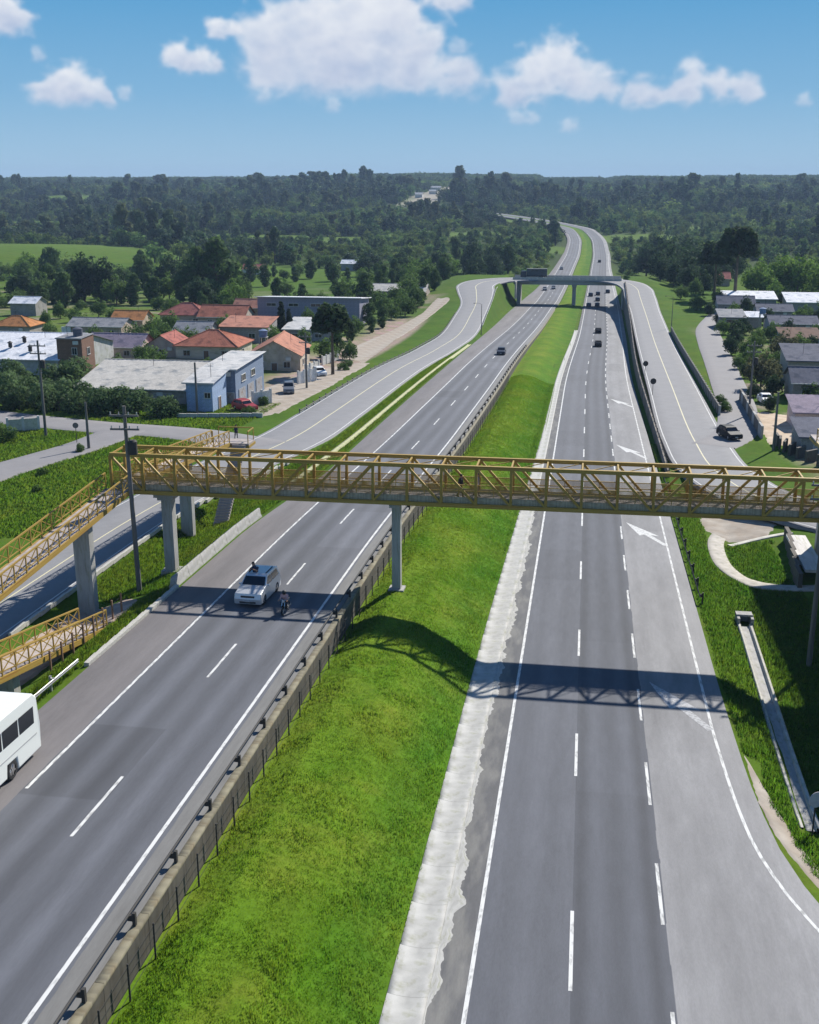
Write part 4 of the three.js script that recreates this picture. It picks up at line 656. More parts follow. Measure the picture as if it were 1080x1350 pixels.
function person(label, pose, shirt, trousers, hair = HAIR, group) {
  const G = thing('person', label, 'person', [0, 0, 0], 0, group), J = pose, shoe = [.03, .03, .03], fingers = [], b = [
    ['hip', 'chest', 0.15, 0.165, shirt], ['chest', 'neck', 0.13, 0.06, shirt], ['neck', 'head', 0.055, 0.07, SKIN], ['head', 'crown', 0.095, 0.1, SKIN], ['shL', 'shR', 0.075, 0.075, shirt],
    ['hipL', 'hipR', 0.1, 0.1, trousers]];
  for (const s of ['L', 'R']) {
    b.push(['sh' + s, 'el' + s, 0.062, 0.048, shirt], ['el' + s, 'wr' + s, 0.045, 0.033, SKIN], ['hip' + s, 'kn' + s, 0.095, 0.065, trousers], ['kn' + s, 'an' + s, 0.062, 0.042, trousers], ['an' + s, 'to' + s, 0.045, 0.035, shoe]);
    const w = J['wr' + s], e = J['el' + s], d = w.map((v, i) => (v - e[i])), l = Math.hypot(...d), u = d.map((v) => v / l);   // hand: palm and five fingers, slightly curled
    J['pa' + s] = w.map((v, i) => v + u[i] * 0.085); b.push(['wr' + s, 'pa' + s, 0.03, 0.036, SKIN]);
    const side = Math.abs(u[1]) > 0.8 ? [1, 0, 0] : [0, 1, 0], lat = [u[1] * side[2] - u[2] * side[1], u[2] * side[0] - u[0] * side[2], u[0] * side[1] - u[1] * side[0]];
    const fin = (a, m, e, r) => { for (const [p, q] of [[a, m], [m, e]]) fingers.push(new THREE.CylinderGeometry(r * 0.85, r, 1, 6).translate(0, 0.5, 0).applyMatrix4(limb(V3(...p), V3(...q)))); };
    for (let f = 0; f < 4; f++) { const o = (f - 1.5) * 0.021, l = [0.07, 0.085, 0.08, 0.06][f], P = (t, c) => J['pa' + s].map((v, i) => v + u[i] * (0.015 + l * t) + lat[i] * o * (1 + 0.2 * t) + side[i] * c); fin(P(0, 0), P(0.55, 0.006), P(1, 0.024), 0.0095); }
    const tp = (t, k) => w.map((v, i) => v + u[i] * t + lat[i] * k); fin(tp(0.02, 0.02), tp(0.055, 0.05), tp(0.09, 0.056), 0.011);
  }
  const bg = figure(J, b, 0.034), fg = join(fingers); fg.deleteAttribute('uv'); fg.setAttribute('color', new THREE.Float32BufferAttribute(Array.from({ length: fg.attributes.position.count }, () => SKIN).flat(), 3)); part('body', mergeGeometries([bg, fg]), M.person, G);
  const h = J.head, c = J.crown, hg = new THREE.SphereGeometry(0.112, 14, 10, 0, Math.PI * 2, 0, Math.PI * 0.55); hg.translate(c[0] - 0.012, c[1] + 0.005, c[2]); part('hair', hg, std({ color: C3(...hair), roughness: 1 }), G);
  for (const z of [-0.035, 0.035]) part('eye', new THREE.SphereGeometry(0.013, 8, 6).translate(lerp(h[0], c[0], 0.6) + 0.09, lerp(h[1], c[1], 0.6), h[2] + z), M.black, G);
  part('nose', new THREE.ConeGeometry(0.018, 0.045, 6).translate(lerp(h[0], c[0], 0.25) + 0.1, lerp(h[1], c[1], 0.35), h[2]), std.skin ??= std({ color: C3(...SKIN) }), G);
  return G;
}
const walk = (st) => ({ hip: [0, 0.95, 0], chest: [0.02, 1.28, 0], neck: [0.03, 1.46, 0], head: [0.05, 1.54, 0], crown: [0.055, 1.63, 0], shL: [0.02, 1.38, 0.17], shR: [0.02, 1.38, -0.17], elL: [-0.1 * st, 1.12, 0.22], elR: [0.1 * st, 1.12, -0.22], wrL: [-0.05 * st + 0.05, 0.9, 0.22], wrR: [0.2 * st, 0.93, -0.21], hipL: [0, 0.9, 0.09], hipR: [0, 0.9, -0.09], knL: [0.14 * st, 0.5, 0.1], knR: [-0.06 * st, 0.5, -0.1], anL: [0.22 * st, 0.1, 0.1], anR: [-0.26 * st, 0.13, -0.1], toL: [0.38 * st, 0.06, 0.11], toR: [-0.1 * st, 0.05, -0.11] });
const sit = () => ({ hip: [0, 0.86, 0], chest: [0.14, 1.16, 0], neck: [0.2, 1.32, 0], head: [0.26, 1.4, 0], crown: [0.28, 1.48, 0], shL: [0.17, 1.24, 0.18], shR: [0.17, 1.24, -0.18], elL: [0.36, 1.02, 0.25], elR: [0.36, 1.02, -0.25], wrL: [0.58, 1.0, 0.27], wrR: [0.58, 1.0, -0.27], hipL: [0, 0.84, 0.1], hipR: [0, 0.84, -0.1], knL: [0.4, 0.74, 0.17], knR: [0.4, 0.74, -0.17], anL: [0.2, 0.36, 0.16], anR: [0.2, 0.36, -0.16], toL: [0.36, 0.3, 0.17], toR: [0.36, 0.3, -0.17] });
const walker = person('person in dark clothes walking across the footbridge', walk(1), [.025, .03, .03], [.02, .02, .025]); walker.position.set(-8.2, 6.13, -76.9); walker.rotation.y = 0;
const walker2 = person('person in grey clothes following on the footbridge deck', walk(0.8), [.25, .24, .24], [.12, .12, .13]); walker2.position.set(-7.1, 6.13, -77.4); walker2.rotation.y = 0.1;
const by = person('person in dark clothes walking beside the ramp road', walk(0.9), [.03, .035, .05], [.02, .02, .03]); by.position.set(-41.2, surf(-41.2, 130) + 0.1, -130); by.rotation.y = AWAY;
const cam = person('person in navy shirt standing up through the roof of the silver car', { ...walk(0.2), chest: [-0.05, 1.3, 0.06], neck: [-0.1, 1.46, 0.12], head: [-0.12, 1.54, 0.15], crown: [-0.13, 1.62, 0.18], elL: [0.22, 1.26, 0.32], wrL: [0.38, 1.42, 0.22], elR: [0.2, 1.2, -0.2], wrR: [0.36, 1.34, -0.02] }, [.02, .03, .06], [.02, .02, .03]);
cam.position.set(-21.55, LY(71) + 0.72, -71.0); cam.rotation.y = TO;
function motorbike(label, rlabel, x, s, shirt) {
  const G = thing('motorcycle', label, 'motorcycle');
  for (const wx of [-0.66, 0.68]) { const w = new THREE.Group(); w.name = 'wheel'; w.position.set(wx, 0.31, 0); G.add(w); part('tyre', new THREE.TorusGeometry(0.25, 0.06, 8, 20), M.rubber, w); part('rim', join([new THREE.TorusGeometry(0.2, 0.018, 6, 16), ...[0, 1, 2].map((k) => { const b = box(0.4, 0.03, 0.03); b.rotateZ(k * 1.047); return b; })]), M.chrome, w); }
  part('frame', join([bar(V3(-0.66, 0.32, 0.1), V3(-0.1, 0.45, 0.1), 0.05), bar(V3(-0.66, 0.32, -0.1), V3(-0.1, 0.45, -0.1), 0.05), bar(V3(0.42, 0.92, 0), V3(0, 0.4, 0), 0.06)]), M.black, G);
  part('fork', join([bar(V3(0.68, 0.31, 0.09), V3(0.42, 0.98, 0.09), 0.045), bar(V3(0.68, 0.31, -0.09), V3(0.42, 0.98, -0.09), 0.045)]), M.chrome, G);
  part('tank', new THREE.SphereGeometry(0.2, 14, 10).scale(1.35, 0.75, 0.75).translate(0.2, 0.84, 0), blackP, G); part('engine', new RoundedBoxGeometry(0.42, 0.34, 0.28, 2, 0.06).translate(0.08, 0.48, 0), M.darkSteel, G);
  part('seat', new RoundedBoxGeometry(0.72, 0.12, 0.26, 2, 0.05).translate(-0.34, 0.78, 0), M.black, G); part('handlebar', tube([V3(0.36, 1.0, -0.36), V3(0.46, 1.02, -0.15), V3(0.46, 1.02, 0.15), V3(0.36, 1.0, 0.36)], 0.018), M.chrome, G);
  part('headlight', new THREE.SphereGeometry(0.09, 10, 8).translate(0.58, 0.92, 0), M.lampGlass, G); part('mudguard', new RoundedBoxGeometry(0.4, 0.05, 0.14, 2, 0.02).translate(0.7, 0.63, 0), blackP, G); part('tail_light', box(0.05, 0.08, 0.14, -0.74, 0.76, 0), M.redLamp, G); part('exhaust', bar(V3(0, 0.3, -0.18), V3(-0.7, 0.38, -0.2), 0.08), M.chrome, G);
  setOn(G, x, s, LY(s) + 0.035, TO, GR);
  const r = person(rlabel, sit(), shirt, [.03, .03, .04]); r.getObjectByName('hair').visible = true; part('helmet', new THREE.SphereGeometry(0.15, 16, 12).translate(0.275, 1.47, 0), M.black, r); setOn(r, x, s, LY(s) + 0.035, TO, GR);
}
motorbike('black motorcycle riding beside the silver car in the sun', 'motorcyclist in a pink shirt riding beside the silver car', -18.7, 68.0, [.5, .3, .3]);
// ---------------------------------------------------------------- houses, workshops and sheds
function slope(a, b, c, d, ribs, amp = 0.035) {          // corrugated roof sheet; a-b along the eave, d-c along the ridge
  const n = ribs * 2 + 1, N = b.clone().sub(a).cross(d.clone().sub(a)).normalize(); if (N.y < 0) N.negate();
  const w = b.distanceTo(a), l = d.distanceTo(a);
  return grid(2, n, (i, j) => { const t = j / (n - 1), p = i ? d.clone().lerp(c, t) : a.clone().lerp(b, t); p.addScaledVector(N, j % 2 ? amp : 0); return [p.x, p.y, p.z]; }, (i, j) => [j / (n - 1) * w / 6, i * l / 6]);
}
const wm = {}; const wallMat = (r, g, b) => wm[[r, g, b]] ??= std({ map: T.conc, color: C3(r, g, b) }), roofMat = (r, g, b) => wm['r' + [r, g, b]] ??= matt({ map: T.roof, color: C3(r, g, b), roughness: 0.9 });
const TILE = roofMat(.46, .18, .12), TILE2 = roofMat(.5, .24, .17), TILE3 = roofMat(.42, .16, .13), ORANGE = roofMat(.56, .25, .1), PALE = roofMat(.6, .59, .57), WHITE = roofMat(.85, .85, .87), GREYR = roofMat(.32, .32, .33), BEIGE = roofMat(.56, .53, .48), LILAC = roofMat(.3, .25, .3), SLATE = roofMat(.15, .155, .19);
const winFrame = std({ map: T.grain, color: C3(.6, .6, .58) }), doorMat = std({ map: T.wall, color: C3(.2, .12, .08) }), shutter = std({ map: T.steel, color: C3(.35, .36, .38), roughness: 0.6 });
const built = [];
function building(name, label, category, x, s, w, d, h, o = {}) {
  if (!o.group) built.push([x, s + d / 2, label]);   // x, s: middle of the front wall
  const y = Math.min(surf(x - w / 2, s), surf(x + w / 2, s), surf(x, s + d)) - 0.15, G = thing(name, label, category, [x, y, -s], o.turn ?? 0, o.group), wall = o.wall ?? wallMat(.55, .52, .47), roof = o.roof ?? TILE, e = o.eave ?? 0.45, rh = o.rh ?? 1.8, ty = h;
  const P = (u, v, z) => V3(u * w / 2, v, -z * d), hw = w / 2, kind = o.kind ?? 'gable', ribs = Math.max(4, Math.round(w * 1.4)), ribsD = Math.max(4, Math.round(d * 1.4));
  if (kind === 'gable') {                                // ridge runs along x
    const sh = new THREE.Shape([[0, 0], [0, h], [-d / 2, h + rh], [-d, h], [-d, 0]].map((p) => new THREE.Vector2(...p))), g = new THREE.ExtrudeGeometry(sh, { depth: w, bevelEnabled: false }); g.rotateY(-Math.PI / 2); g.scale(1, 1, 1); g.translate(hw, 0, 0); const pa = g.attributes.position; g.rotateY(0);
    part('wall', fixGable(w, h, d, rh, false), wall, G);
    const k = rh / (d / 2), r = part('roof', join([slope(V3(-hw - e, h - e * k + 0.06, e), V3(hw + e, h - e * k + 0.06, e), V3(hw + e, h + rh + 0.06, -d / 2), V3(-hw - e, h + rh + 0.06, -d / 2), ribs), slope(V3(-hw - e, h - e * k + 0.06, -d - e), V3(hw + e, h - e * k + 0.06, -d - e), V3(hw + e, h + rh + 0.06, -d / 2), V3(-hw - e, h + rh + 0.06, -d / 2), ribs)]), roof, G);
    part('ridge_cap', bar(V3(-hw - e, h + rh + 0.1, -d / 2), V3(hw + e, h + rh + 0.1, -d / 2), 0.22, 0.1), roof, r);
    part('gutter', bar(V3(-hw - e, h - e * k, e + 0.05), V3(hw + e, h - e * k, e + 0.05), 0.14), winFrame, r);
  } else if (kind === 'side') {                          // gable end to the front
    part('wall', fixGable(w, h, d, rh, true), wall, G);
    const k = rh / hw, r = part('roof', join([slope(V3(-hw - e, h - e * k + 0.06, e), V3(-hw - e, h - e * k + 0.06, -d - e), V3(0, h + rh + 0.06, -d - e), V3(0, h + rh + 0.06, e), ribsD), slope(V3(hw + e, h - e * k + 0.06, e), V3(hw + e, h - e * k + 0.06, -d - e), V3(0, h + rh + 0.06, -d - e), V3(0, h + rh + 0.06, e), ribsD)]), roof, G);
    part('ridge_cap', bar(V3(0, h + rh + 0.1, e), V3(0, h + rh + 0.1, -d - e), 0.22, 0.1), roof, r);
  } else if (kind === 'hip') {
    part('wall', box(w, h, d, 0, h / 2, -d / 2), wall, G);
    const q = Math.min(w, d) / 2, A = V3(-hw - e, h, e), B = V3(hw + e, h, e), C = V3(hw + e, h, -d - e), D = V3(-hw - e, h, -d - e), E = V3(-hw + q, h + rh, -q), F = V3(hw - q, h + rh, -q), E2 = V3(-hw + q, h + rh, -d + q), F2 = V3(hw - q, h + rh, -d + q);
    const r = part('roof', join([slope(A, B, F, E, ribs), slope(C, D, E2, F2, ribs), slope(B, C, F2, F, ribsD), slope(D, A, E, E2, ribsD), box(w + 2 * e, 0.12, d + 2 * e, 0, h - 0.04, -d / 2)]), roof, G);
    for (const [a, b] of [[A, E], [B, F], [C, F2], [D, E2], [E, F]]) if (a.distanceTo(b) > 0.2) part('ridge_cap', bar(a.clone().add(V3(0, 0.05, 0)), b.clone().add(V3(0, 0.05, 0)), 0.2, 0.1), roof, r);
  } else {                                               // shed: rises to the back by rh; parapet if flat
    part('wall', shedWall(w, h, d, rh), wall, G);
    const k = rh / d, r = part('roof', join([slope(V3(-hw - e, h - e * k + 0.06, e), V3(hw + e, h - e * k + 0.06, e), V3(hw + e, h + rh + e * k + 0.06, -d - e), V3(-hw - e, h + rh + e * k + 0.06, -d - e), ribs)]), roof, G);
    part('roof_edge', bar(V3(-hw - e, h - e * k, e + 0.04), V3(hw + e, h - e * k, e + 0.04), 0.12, 0.2), o.edge ?? roof, r);
    if (o.edgeR) part('roof_edge', bar(V3(hw + e, h - e * k, e), V3(hw + e, h + rh, -d - e), 0.12, 0.2), o.edgeR, r);
  }
  const win = (px, py, pw, ph, side) => { const f = new THREE.Group(); f.name = 'window'; G.add(f); if (side) { f.position.set(hw, py, -px); f.rotation.y = Math.PI / 2; } else f.position.set(px, py, 0); part('frame', join([box(pw + 0.16, 0.09, 0.14, 0, ph / 2, 0.02), box(pw + 0.24, 0.09, 0.2, 0, -ph / 2, 0.04), box(0.08, ph, 0.14, -pw / 2, 0, 0.02), box(0.08, ph, 0.14, pw / 2, 0, 0.02), box(0.05, ph, 0.1, 0, 0, 0.02)]), winFrame, f); part('pane', box(pw, ph, 0.05, 0, 0, 0.01), M.glass, f); };
  const door = (px, pw, ph, side, mat = doorMat) => { const f = new THREE.Group(); f.name = 'door'; G.add(f); if (side) { f.position.set(hw, 0, -px); f.rotation.y = Math.PI / 2; } else f.position.set(px, 0, 0); part('leaf', box(pw, ph, 0.08, 0, ph / 2, 0.01), mat, f); part('frame', join([box(pw + 0.2, 0.1, 0.16, 0, ph + 0.05, 0.02), box(0.1, ph, 0.16, -pw / 2 - 0.05, ph / 2, 0.02), box(0.1, ph, 0.16, pw / 2 + 0.05, ph / 2, 0.02)]), winFrame, f); };
  for (const q of o.win ?? []) win(...q); for (const q of o.door ?? []) door(...q);
  if (s < 330) { const ax = hw * (built.length % 3 - 1) * 0.5, az = -d * 0.4, ay = h + Math.max(0, rh) * 0.7; part('aerial', join([bar(V3(ax, ay - 0.6, az), V3(ax, ay + 1.8, az), 0.05), bar(V3(ax - 0.5, ay + 1.7, az), V3(ax + 0.5, ay + 1.7, az), 0.03), bar(V3(ax - 0.35, ay + 1.45, az), V3(ax + 0.35, ay + 1.45, az), 0.03)]), M.darkSteel, G); if (built.length % 2) part('air_conditioner', box(0.9, 0.6, 0.35, hw * 0.55, h - 0.7, 0.2), wallMat(.7, .7, .68), G); }
  if (o.extra) o.extra(G, { w, d, h, hw });
  return G;
}
function fixGable(w, h, d, rh, end) { const W2 = end ? w : d, D2 = end ? d : w, sh = new THREE.Shape([[-W2 / 2, 0], [W2 / 2, 0], [W2 / 2, h], [0, h + rh], [-W2 / 2, h]].map((p) => new THREE.Vector2(...p))), g = new THREE.ExtrudeGeometry(sh, { depth: D2, bevelEnabled: false }); if (end) g.translate(0, 0, -d); else { g.translate(0, 0, -w / 2); g.rotateY(Math.PI / 2); g.translate(0, 0, -d / 2); } const u = g.attributes.uv; for (let i = 0; i < u.count; i++) u.setXY(i, u.getX(i) / 5, u.getY(i) / 5); return g; }
function shedWall(w, h, d, rh) { const sh = new THREE.Shape([[0, 0], [d, 0], [d, h + rh], [0, h]].map((p) => new THREE.Vector2(...p))), g = new THREE.ExtrudeGeometry(sh, { depth: w, bevelEnabled: false }); g.rotateY(Math.PI / 2); g.translate(-w / 2, 0, 0); return g; }
const tank = (x, y, z, r = 0.8, h = 1.2) => (G) => { const t = part('water_tank', join([cyl(r, r * 1.05, h, 16, x, y, z), cyl(r * 1.1, r * 0.5, 0.25, 16, x, y + h, z)]), SLATE, G); return t; };
// left of the road, nearest first
building('workshop', 'low workshop with a broad pale cement roof behind the hedge', 'building', -66, 158, 17, 25, 3.3, { kind: 'gable', rh: 2.2, roof: BEIGE, wall: wallMat(.5, .42, .38), win: [[-5, 1.7, 1.6, 1], [-1.5, 1.7, 1.6, 1], [5, 1.8, 1.4, 1.1, true]], door: [[5, 2.6, 2.6, false, shutter], [9, 1.1, 2.1, true]] });
building('workshop', 'small light blue workshop with a plain front beside the lawn', 'building', -53.1, 151.5, 3.8, 6.5, 4.6, { kind: 'shed', rh: 0.7, roof: PALE, wall: wallMat(.34, .46, .68), e: 0.2, door: [[3, 1, 2.1, true]], win: [[1.2, 2.8, 0.9, 0.8]] });
building('workshop', 'tall blue workshop with a row of roller shutters along its side', 'building', -52.8, 159.5, 5, 15, 5.9, { kind: 'shed', rh: 0.4, roof: PALE, wall: wallMat(.2, .27, .4), door: [[1.4, 1.6, 2.4, false, shutter]], win: [[-1.6, 3.6, 1.4, 1], [4, 4.1, 2, 1, true], [9, 4.1, 2, 1, true]], extra: (G, { hw, d, h }) => { for (let k = 0; k < 3; k++) part('roller_shutter', box(0.08, 2.6, 3.2, hw + 0.06, 1.4, -3 - k * 4.5), shutter, G); } });
building('house', 'pale cottage under a red hipped tile roof beyond the workshop', 'house', -73.5, 215, 12.5, 10.5, 3, { kind: 'hip', rh: 2.6, roof: TILE, wall: wallMat(.62, .55, .45), win: [[-4, 1.6, 1.4, 1.1], [3.8, 1.6, 1.4, 1.1], [4, 1.6, 1.3, 1.1, true]], door: [[0, 1, 2.1]] });
building('house', 'beige house with a long red tile roof facing the forecourt', 'house', -55.6, 200, 9.5, 14, 3.6, { kind: 'side', rh: 2.5, roof: TILE2, wall: wallMat(.55, .46, .36), turn: 0.12, win: [[-2.4, 1.8, 1.2, 1.1], [2.3, 1.8, 1.2, 1.1], [4, 1.8, 1.3, 1.1, true], [9, 1.8, 1.3, 1.1, true]], door: [[0, 1, 2.1], [6.6, 1, 2.1, true]] });
building('house', 'grey walled house under a flat orange tile roof by the warehouse', 'house', -76.5, 250, 11, 9, 4, { kind: 'shed', rh: 1.3, roof: TILE2, wall: wallMat(.36, .33, .32), win: [[-3, 2, 1.5, 1.1], [2, 2, 1.5, 1.1]], door: [[4.2, 1, 2.1]] });
building('house', 'grey gabled house with a worn grey roof between red roofs', 'house', -86.5, 243, 8, 8, 3.2, { kind: 'gable', rh: 1.8, roof: GREYR, wall: wallMat(.38, .35, .34), win: [[-2, 1.6, 1.2, 1], [2, 1.6, 1.2, 1]] });
building('house', 'house with a large red hipped roof against the green field', 'house', -103, 284, 12, 9, 3, { kind: 'hip', rh: 2.6, roof: TILE3, wall: wallMat(.5, .42, .35), win: [[-3.5, 1.6, 1.3, 1], [3.5, 1.6, 1.3, 1]] });
building('house', 'house with a long red gabled roof beside the dark tree', 'house', -92, 282, 12, 9, 3, { kind: 'gable', rh: 2.4, roof: TILE, wall: wallMat(.48, .4, .34), win: [[-3, 1.6, 1.3, 1], [3, 1.6, 1.3, 1]] });
building('house', 'house with a bright orange red roof close to the big warehouse', 'house', -93, 308, 7.5, 7, 3.4, { kind: 'gable', rh: 1.9, roof: TILE2, wall: wallMat(.45, .36, .3), win: [[0, 1.8, 1.4, 1]] });
building('house', 'small house with faded orange roof among the shrubs', 'house', -111.5, 268, 8, 7, 3, { kind: 'gable', rh: 1.8, roof: ORANGE, wall: wallMat(.5, .4, .3), win: [[-1.8, 1.6, 1.2, 1], [1.8, 1.6, 1.2, 1]] });
building('warehouse', 'large grey blue warehouse with a white roof edge', 'warehouse', -72.3, 295, 27.5, 13, 7.4, { kind: 'shed', rh: -1.1, roof: WHITE, edge: wallMat(.9, .9, .92), edgeR: wallMat(.9, .9, .92), wall: wallMat(.27, .27, .36), eave: 0.6, win: [[-10, 5.4, 2.6, 0.8], [-4, 5.4, 2.6, 0.8], [2, 5.4, 2.6, 0.8], [8, 5.4, 2.6, 0.8]], door: [[9, 3.4, 3.6, false, shutter]] });
building('shed', 'grey shed with a pale roof in front of the big warehouse', 'shed', -63, 256, 11.5, 11, 3.2, { kind: 'shed', rh: 1.4, roof: PALE, wall: wallMat(.3, .3, .34), win: [[-3, 1.8, 1.6, 0.9], [2.5, 1.8, 1.6, 0.9]], door: [[0, 1.2, 2.2]] });
building('warehouse', 'white metal warehouse roof with small dark vents', 'warehouse', -104, 186, 27, 24, 3.6, { kind: 'gable', rh: 3, roof: WHITE, wall: wallMat(.5, .5, .5), win: [[-8, 2, 2, 1], [-2, 2, 2, 1], [5, 2, 2, 1]], extra: (G) => { for (const [x, z] of [[-3, -4], [2.5, -4.5], [7, -3], [4, -7]]) part('roof_vent', join([cyl(0.35, 0.35, 0.8, 10, x, 3.8 - z * 0.25, z), cyl(0.55, 0.1, 0.3, 10, x, 4.6 - z * 0.25, z)]), M.black, G); } });
building('brick_tower', 'bare brown brick block standing beside the white warehouse', 'building', -88.2, 186, 4.6, 5, 6.8, { kind: 'shed', rh: 0.2, roof: GREYR, wall: wallMat(.24, .13, .09), win: [[0.9, 4.6, 0.9, 1.2], [2.5, 4.4, 1, 1.2, true]], eave: 0.15, extra: tank(0.6, 7, -2.5) });
building('house', 'house with a faded lilac and pink gabled roof', 'house', -91.5, 212, 11, 8, 2.8, { kind: 'gable', rh: 2, roof: LILAC, wall: wallMat(.55, .45, .42), win: [[-3, 1.5, 1.2, 1], [2.8, 1.5, 1.2, 1]] });
building('house', 'house with a dull red roof next to the lilac roof', 'house', -83, 216, 6.5, 8, 2.8, { kind: 'side', rh: 1.9, roof: TILE3, wall: wallMat(.45, .38, .34), win: [[0, 1.5, 1.2, 1]] });
building('house', 'long low house with a grey asbestos roof', 'house', -112, 250, 13, 8, 3, { kind: 'gable', rh: 1.4, roof: GREYR, wall: wallMat(.5, .4, .33), win: [[-4, 1.6, 1.3, 1], [0, 1.6, 1.3, 1], [4, 1.6, 1.3, 1]], extra: (G) => part('white_wall', box(2.2, 2.6, 0.3, -6.8, 1.4, 0.3), wallMat(.85, .85, .85), G) });
building('house', 'house with a rounded orange roof behind the white warehouse', 'house', -131, 247, 9, 7, 3.2, { kind: 'hip', rh: 2, roof: ORANGE, wall: wallMat(.4, .36, .32), win: [[0, 1.7, 1.4, 1]] });
building('shed', 'tall open shed with a bright white roof at the field edge', 'shed', -155, 300, 7.5, 7, 4, { kind: 'gable', rh: 1.4, roof: WHITE, wall: wallMat(.34, .32, .3) });
building('shed', 'low shed with a grey brown roof half hidden by bushes', 'shed', -61.5, 375, 18, 12, 3.2, { kind: 'gable', rh: 1.8, roof: BEIGE, wall: wallMat(.4, .32, .28), win: [[-4, 1.7, 1.5, 1], [3, 1.7, 1.5, 1]] });
building('shed', 'distant farm shed with a white roof among the trees', 'shed', -118, 578, 12, 8, 4, { kind: 'gable', rh: 1.6, roof: WHITE, wall: wallMat(.35, .35, .35) });
building('house', 'distant white farmhouse with a reddish roof by the field', 'house', -158, 535, 10, 8, 3, { kind: 'gable', rh: 2, roof: TILE3, wall: wallMat(.75, .73, .7), win: [[-2.5, 1.7, 1.2, 1], [2.5, 1.7, 1.2, 1]] });
for (const [x, s, w] of [[-262, 1700, 16], [-232, 1740, 12], [-246, 1860, 20], [-236, 1620, 10]]) building('house', 'tiny pale house in the bare clearing on the far hillside', 'house', x, s, w, 10, 4.5, { kind: 'gable', rh: 2.4, roof: PALE, wall: wallMat(.75, .73, .68), group: 'houses in the hillside clearing' });
for (const [x, s, w] of [[-880, 1560, 24], [-855, 1600, 16]]) building('house', 'tiny white house among the trees on the far ridge', 'house', x, s, w, 12, 7, { kind: 'gable', rh: 2.4, roof: PALE, wall: wallMat(.8, .78, .75), group: 'white houses on the far ridge' });
// right of the road
building('house', 'cream walled house with a grey roof behind the round bushes', 'house', 41.5, 207, 12, 9, 4.2, { kind: 'shed', rh: 1.6, roof: SLATE, wall: wallMat(.46, .4, .34), win: [[-3.5, 2.2, 1.4, 1.1], [1, 2.2, 1.4, 1.1]], door: [[-0.8, 1, 2.1]] });
building('house', 'tall pale blue house at the back of the right hand yards', 'house', 50.2, 226, 9, 9, 7, { kind: 'shed', rh: 0.6, roof: GREYR, wall: wallMat(.36, .42, .6), win: [[-3, 5, 1.3, 1.2], [-3, 1.9, 1.3, 1.2]] });
building('house', 'small pink walled house with a lilac roof by the cream yard', 'house', 31.6, 161, 4.8, 6.5, 2.8, { kind: 'shed', rh: 1.1, roof: LILAC, wall: wallMat(.7, .55, .52), win: [[1, 1.5, 1.1, 1]], door: [[-1.2, 0.9, 2]] });
building('house', 'white block house next to the lilac roofed house', 'house', 36.2, 163, 4, 6, 3.4, { kind: 'shed', rh: 0.3, roof: WHITE, wall: wallMat(.7, .69, .68), win: [[0, 1.9, 1.1, 1]] });
building('shed', 'grey roofed shed with a shuttered front near the footbridge', 'shed', 31.3, 143.5, 8.5, 7, 2.7, { kind: 'shed', rh: 0.9, roof: SLATE, wall: wallMat(.36, .34, .33), door: [[-1.5, 2.4, 2.1, false, shutter]] });
building('house', 'grey concrete house with a flat white roof at the yards', 'house', 42, 172, 5, 8, 5.4, { kind: 'shed', rh: 0.2, roof: WHITE, wall: wallMat(.36, .36, .39), win: [[-1, 3.6, 1.2, 1.1], [-1, 1.6, 1.2, 1.1]] });
building('shed', 'long shed with a glaring white roof below the light green trees', 'shed', 48.5, 356, 15, 9, 3, { kind: 'shed', rh: 1.4, roof: WHITE, wall: wallMat(.36, .35, .34), win: [[-4, 1.7, 1.6, 0.9], [2, 1.7, 1.6, 0.9]] });
building('shed', 'white roofed shed near the frame of light green trees', 'shed', 65, 348, 14, 10, 3, { kind: 'shed', rh: 1.8, roof: WHITE, wall: wallMat(.38, .36, .34) });
building('shed', 'small white roofed store among the grey sheds', 'shed', 40.8, 300, 6.5, 4, 3, { kind: 'shed', rh: 0.8, roof: WHITE, wall: wallMat(.34, .33, .32) });
building('shed', 'dark roofed shed between the white canopies', 'shed', 50, 318, 9, 9, 3, { kind: 'gable', rh: 1.4, roof: SLATE, wall: wallMat(.32, .3, .33) });
building('shed', 'grey shed with a wide door at the bend of the side street', 'shed', 36.5, 297, 6, 9, 3.2, { kind: 'shed', rh: 1, roof: GREYR, wall: wallMat(.3, .28, .27), door: [[0, 3, 2.6, false, doorMat]] });
building('house', 'dark tiled house tucked behind the round bushes', 'house', 37.5, 186, 9, 8, 3.4, { kind: 'gable', rh: 1.8, roof: SLATE, wall: wallMat(.34, .3, .28), win: [[-2.5, 1.8, 1.3, 1], [2.5, 1.8, 1.3, 1]] });
building('shed', 'rusty brown roofed shed between the yards', 'shed', 46, 254, 8, 8, 3, { kind: 'shed', rh: 1.2, roof: roofMat(.2, .13, .1), wall: wallMat(.33, .3, .28) });
building('house', 'house with a charcoal roof above the white roofed store', 'house', 42, 336, 10, 8, 3.2, { kind: 'gable', rh: 1.8, roof: SLATE, wall: wallMat(.42, .38, .36), win: [[-2.5, 1.7, 1.3, 1], [2.5, 1.7, 1.3, 1]] });
building('shed', 'low shed with a dark corrugated roof near the tall blue house', 'shed', 57, 240, 10, 9, 3, { kind: 'shed', rh: 1.2, roof: SLATE, wall: wallMat(.3, .3, .32) });
building('shed', 'grey roofed yard shed beside the second round bush', 'shed', 49.5, 285, 11, 10, 3, { kind: 'gable', rh: 1.4, roof: SLATE, wall: wallMat(.34, .31, .34), win: [[-2, 1.7, 1.2, 0.9]] });
building('house', 'house with a pinkish roof under the tall umbrella pines', 'house', 46.5, 440, 11, 8, 3, { kind: 'gable', rh: 2, roof: TILE3, wall: wallMat(.5, .42, .38) });
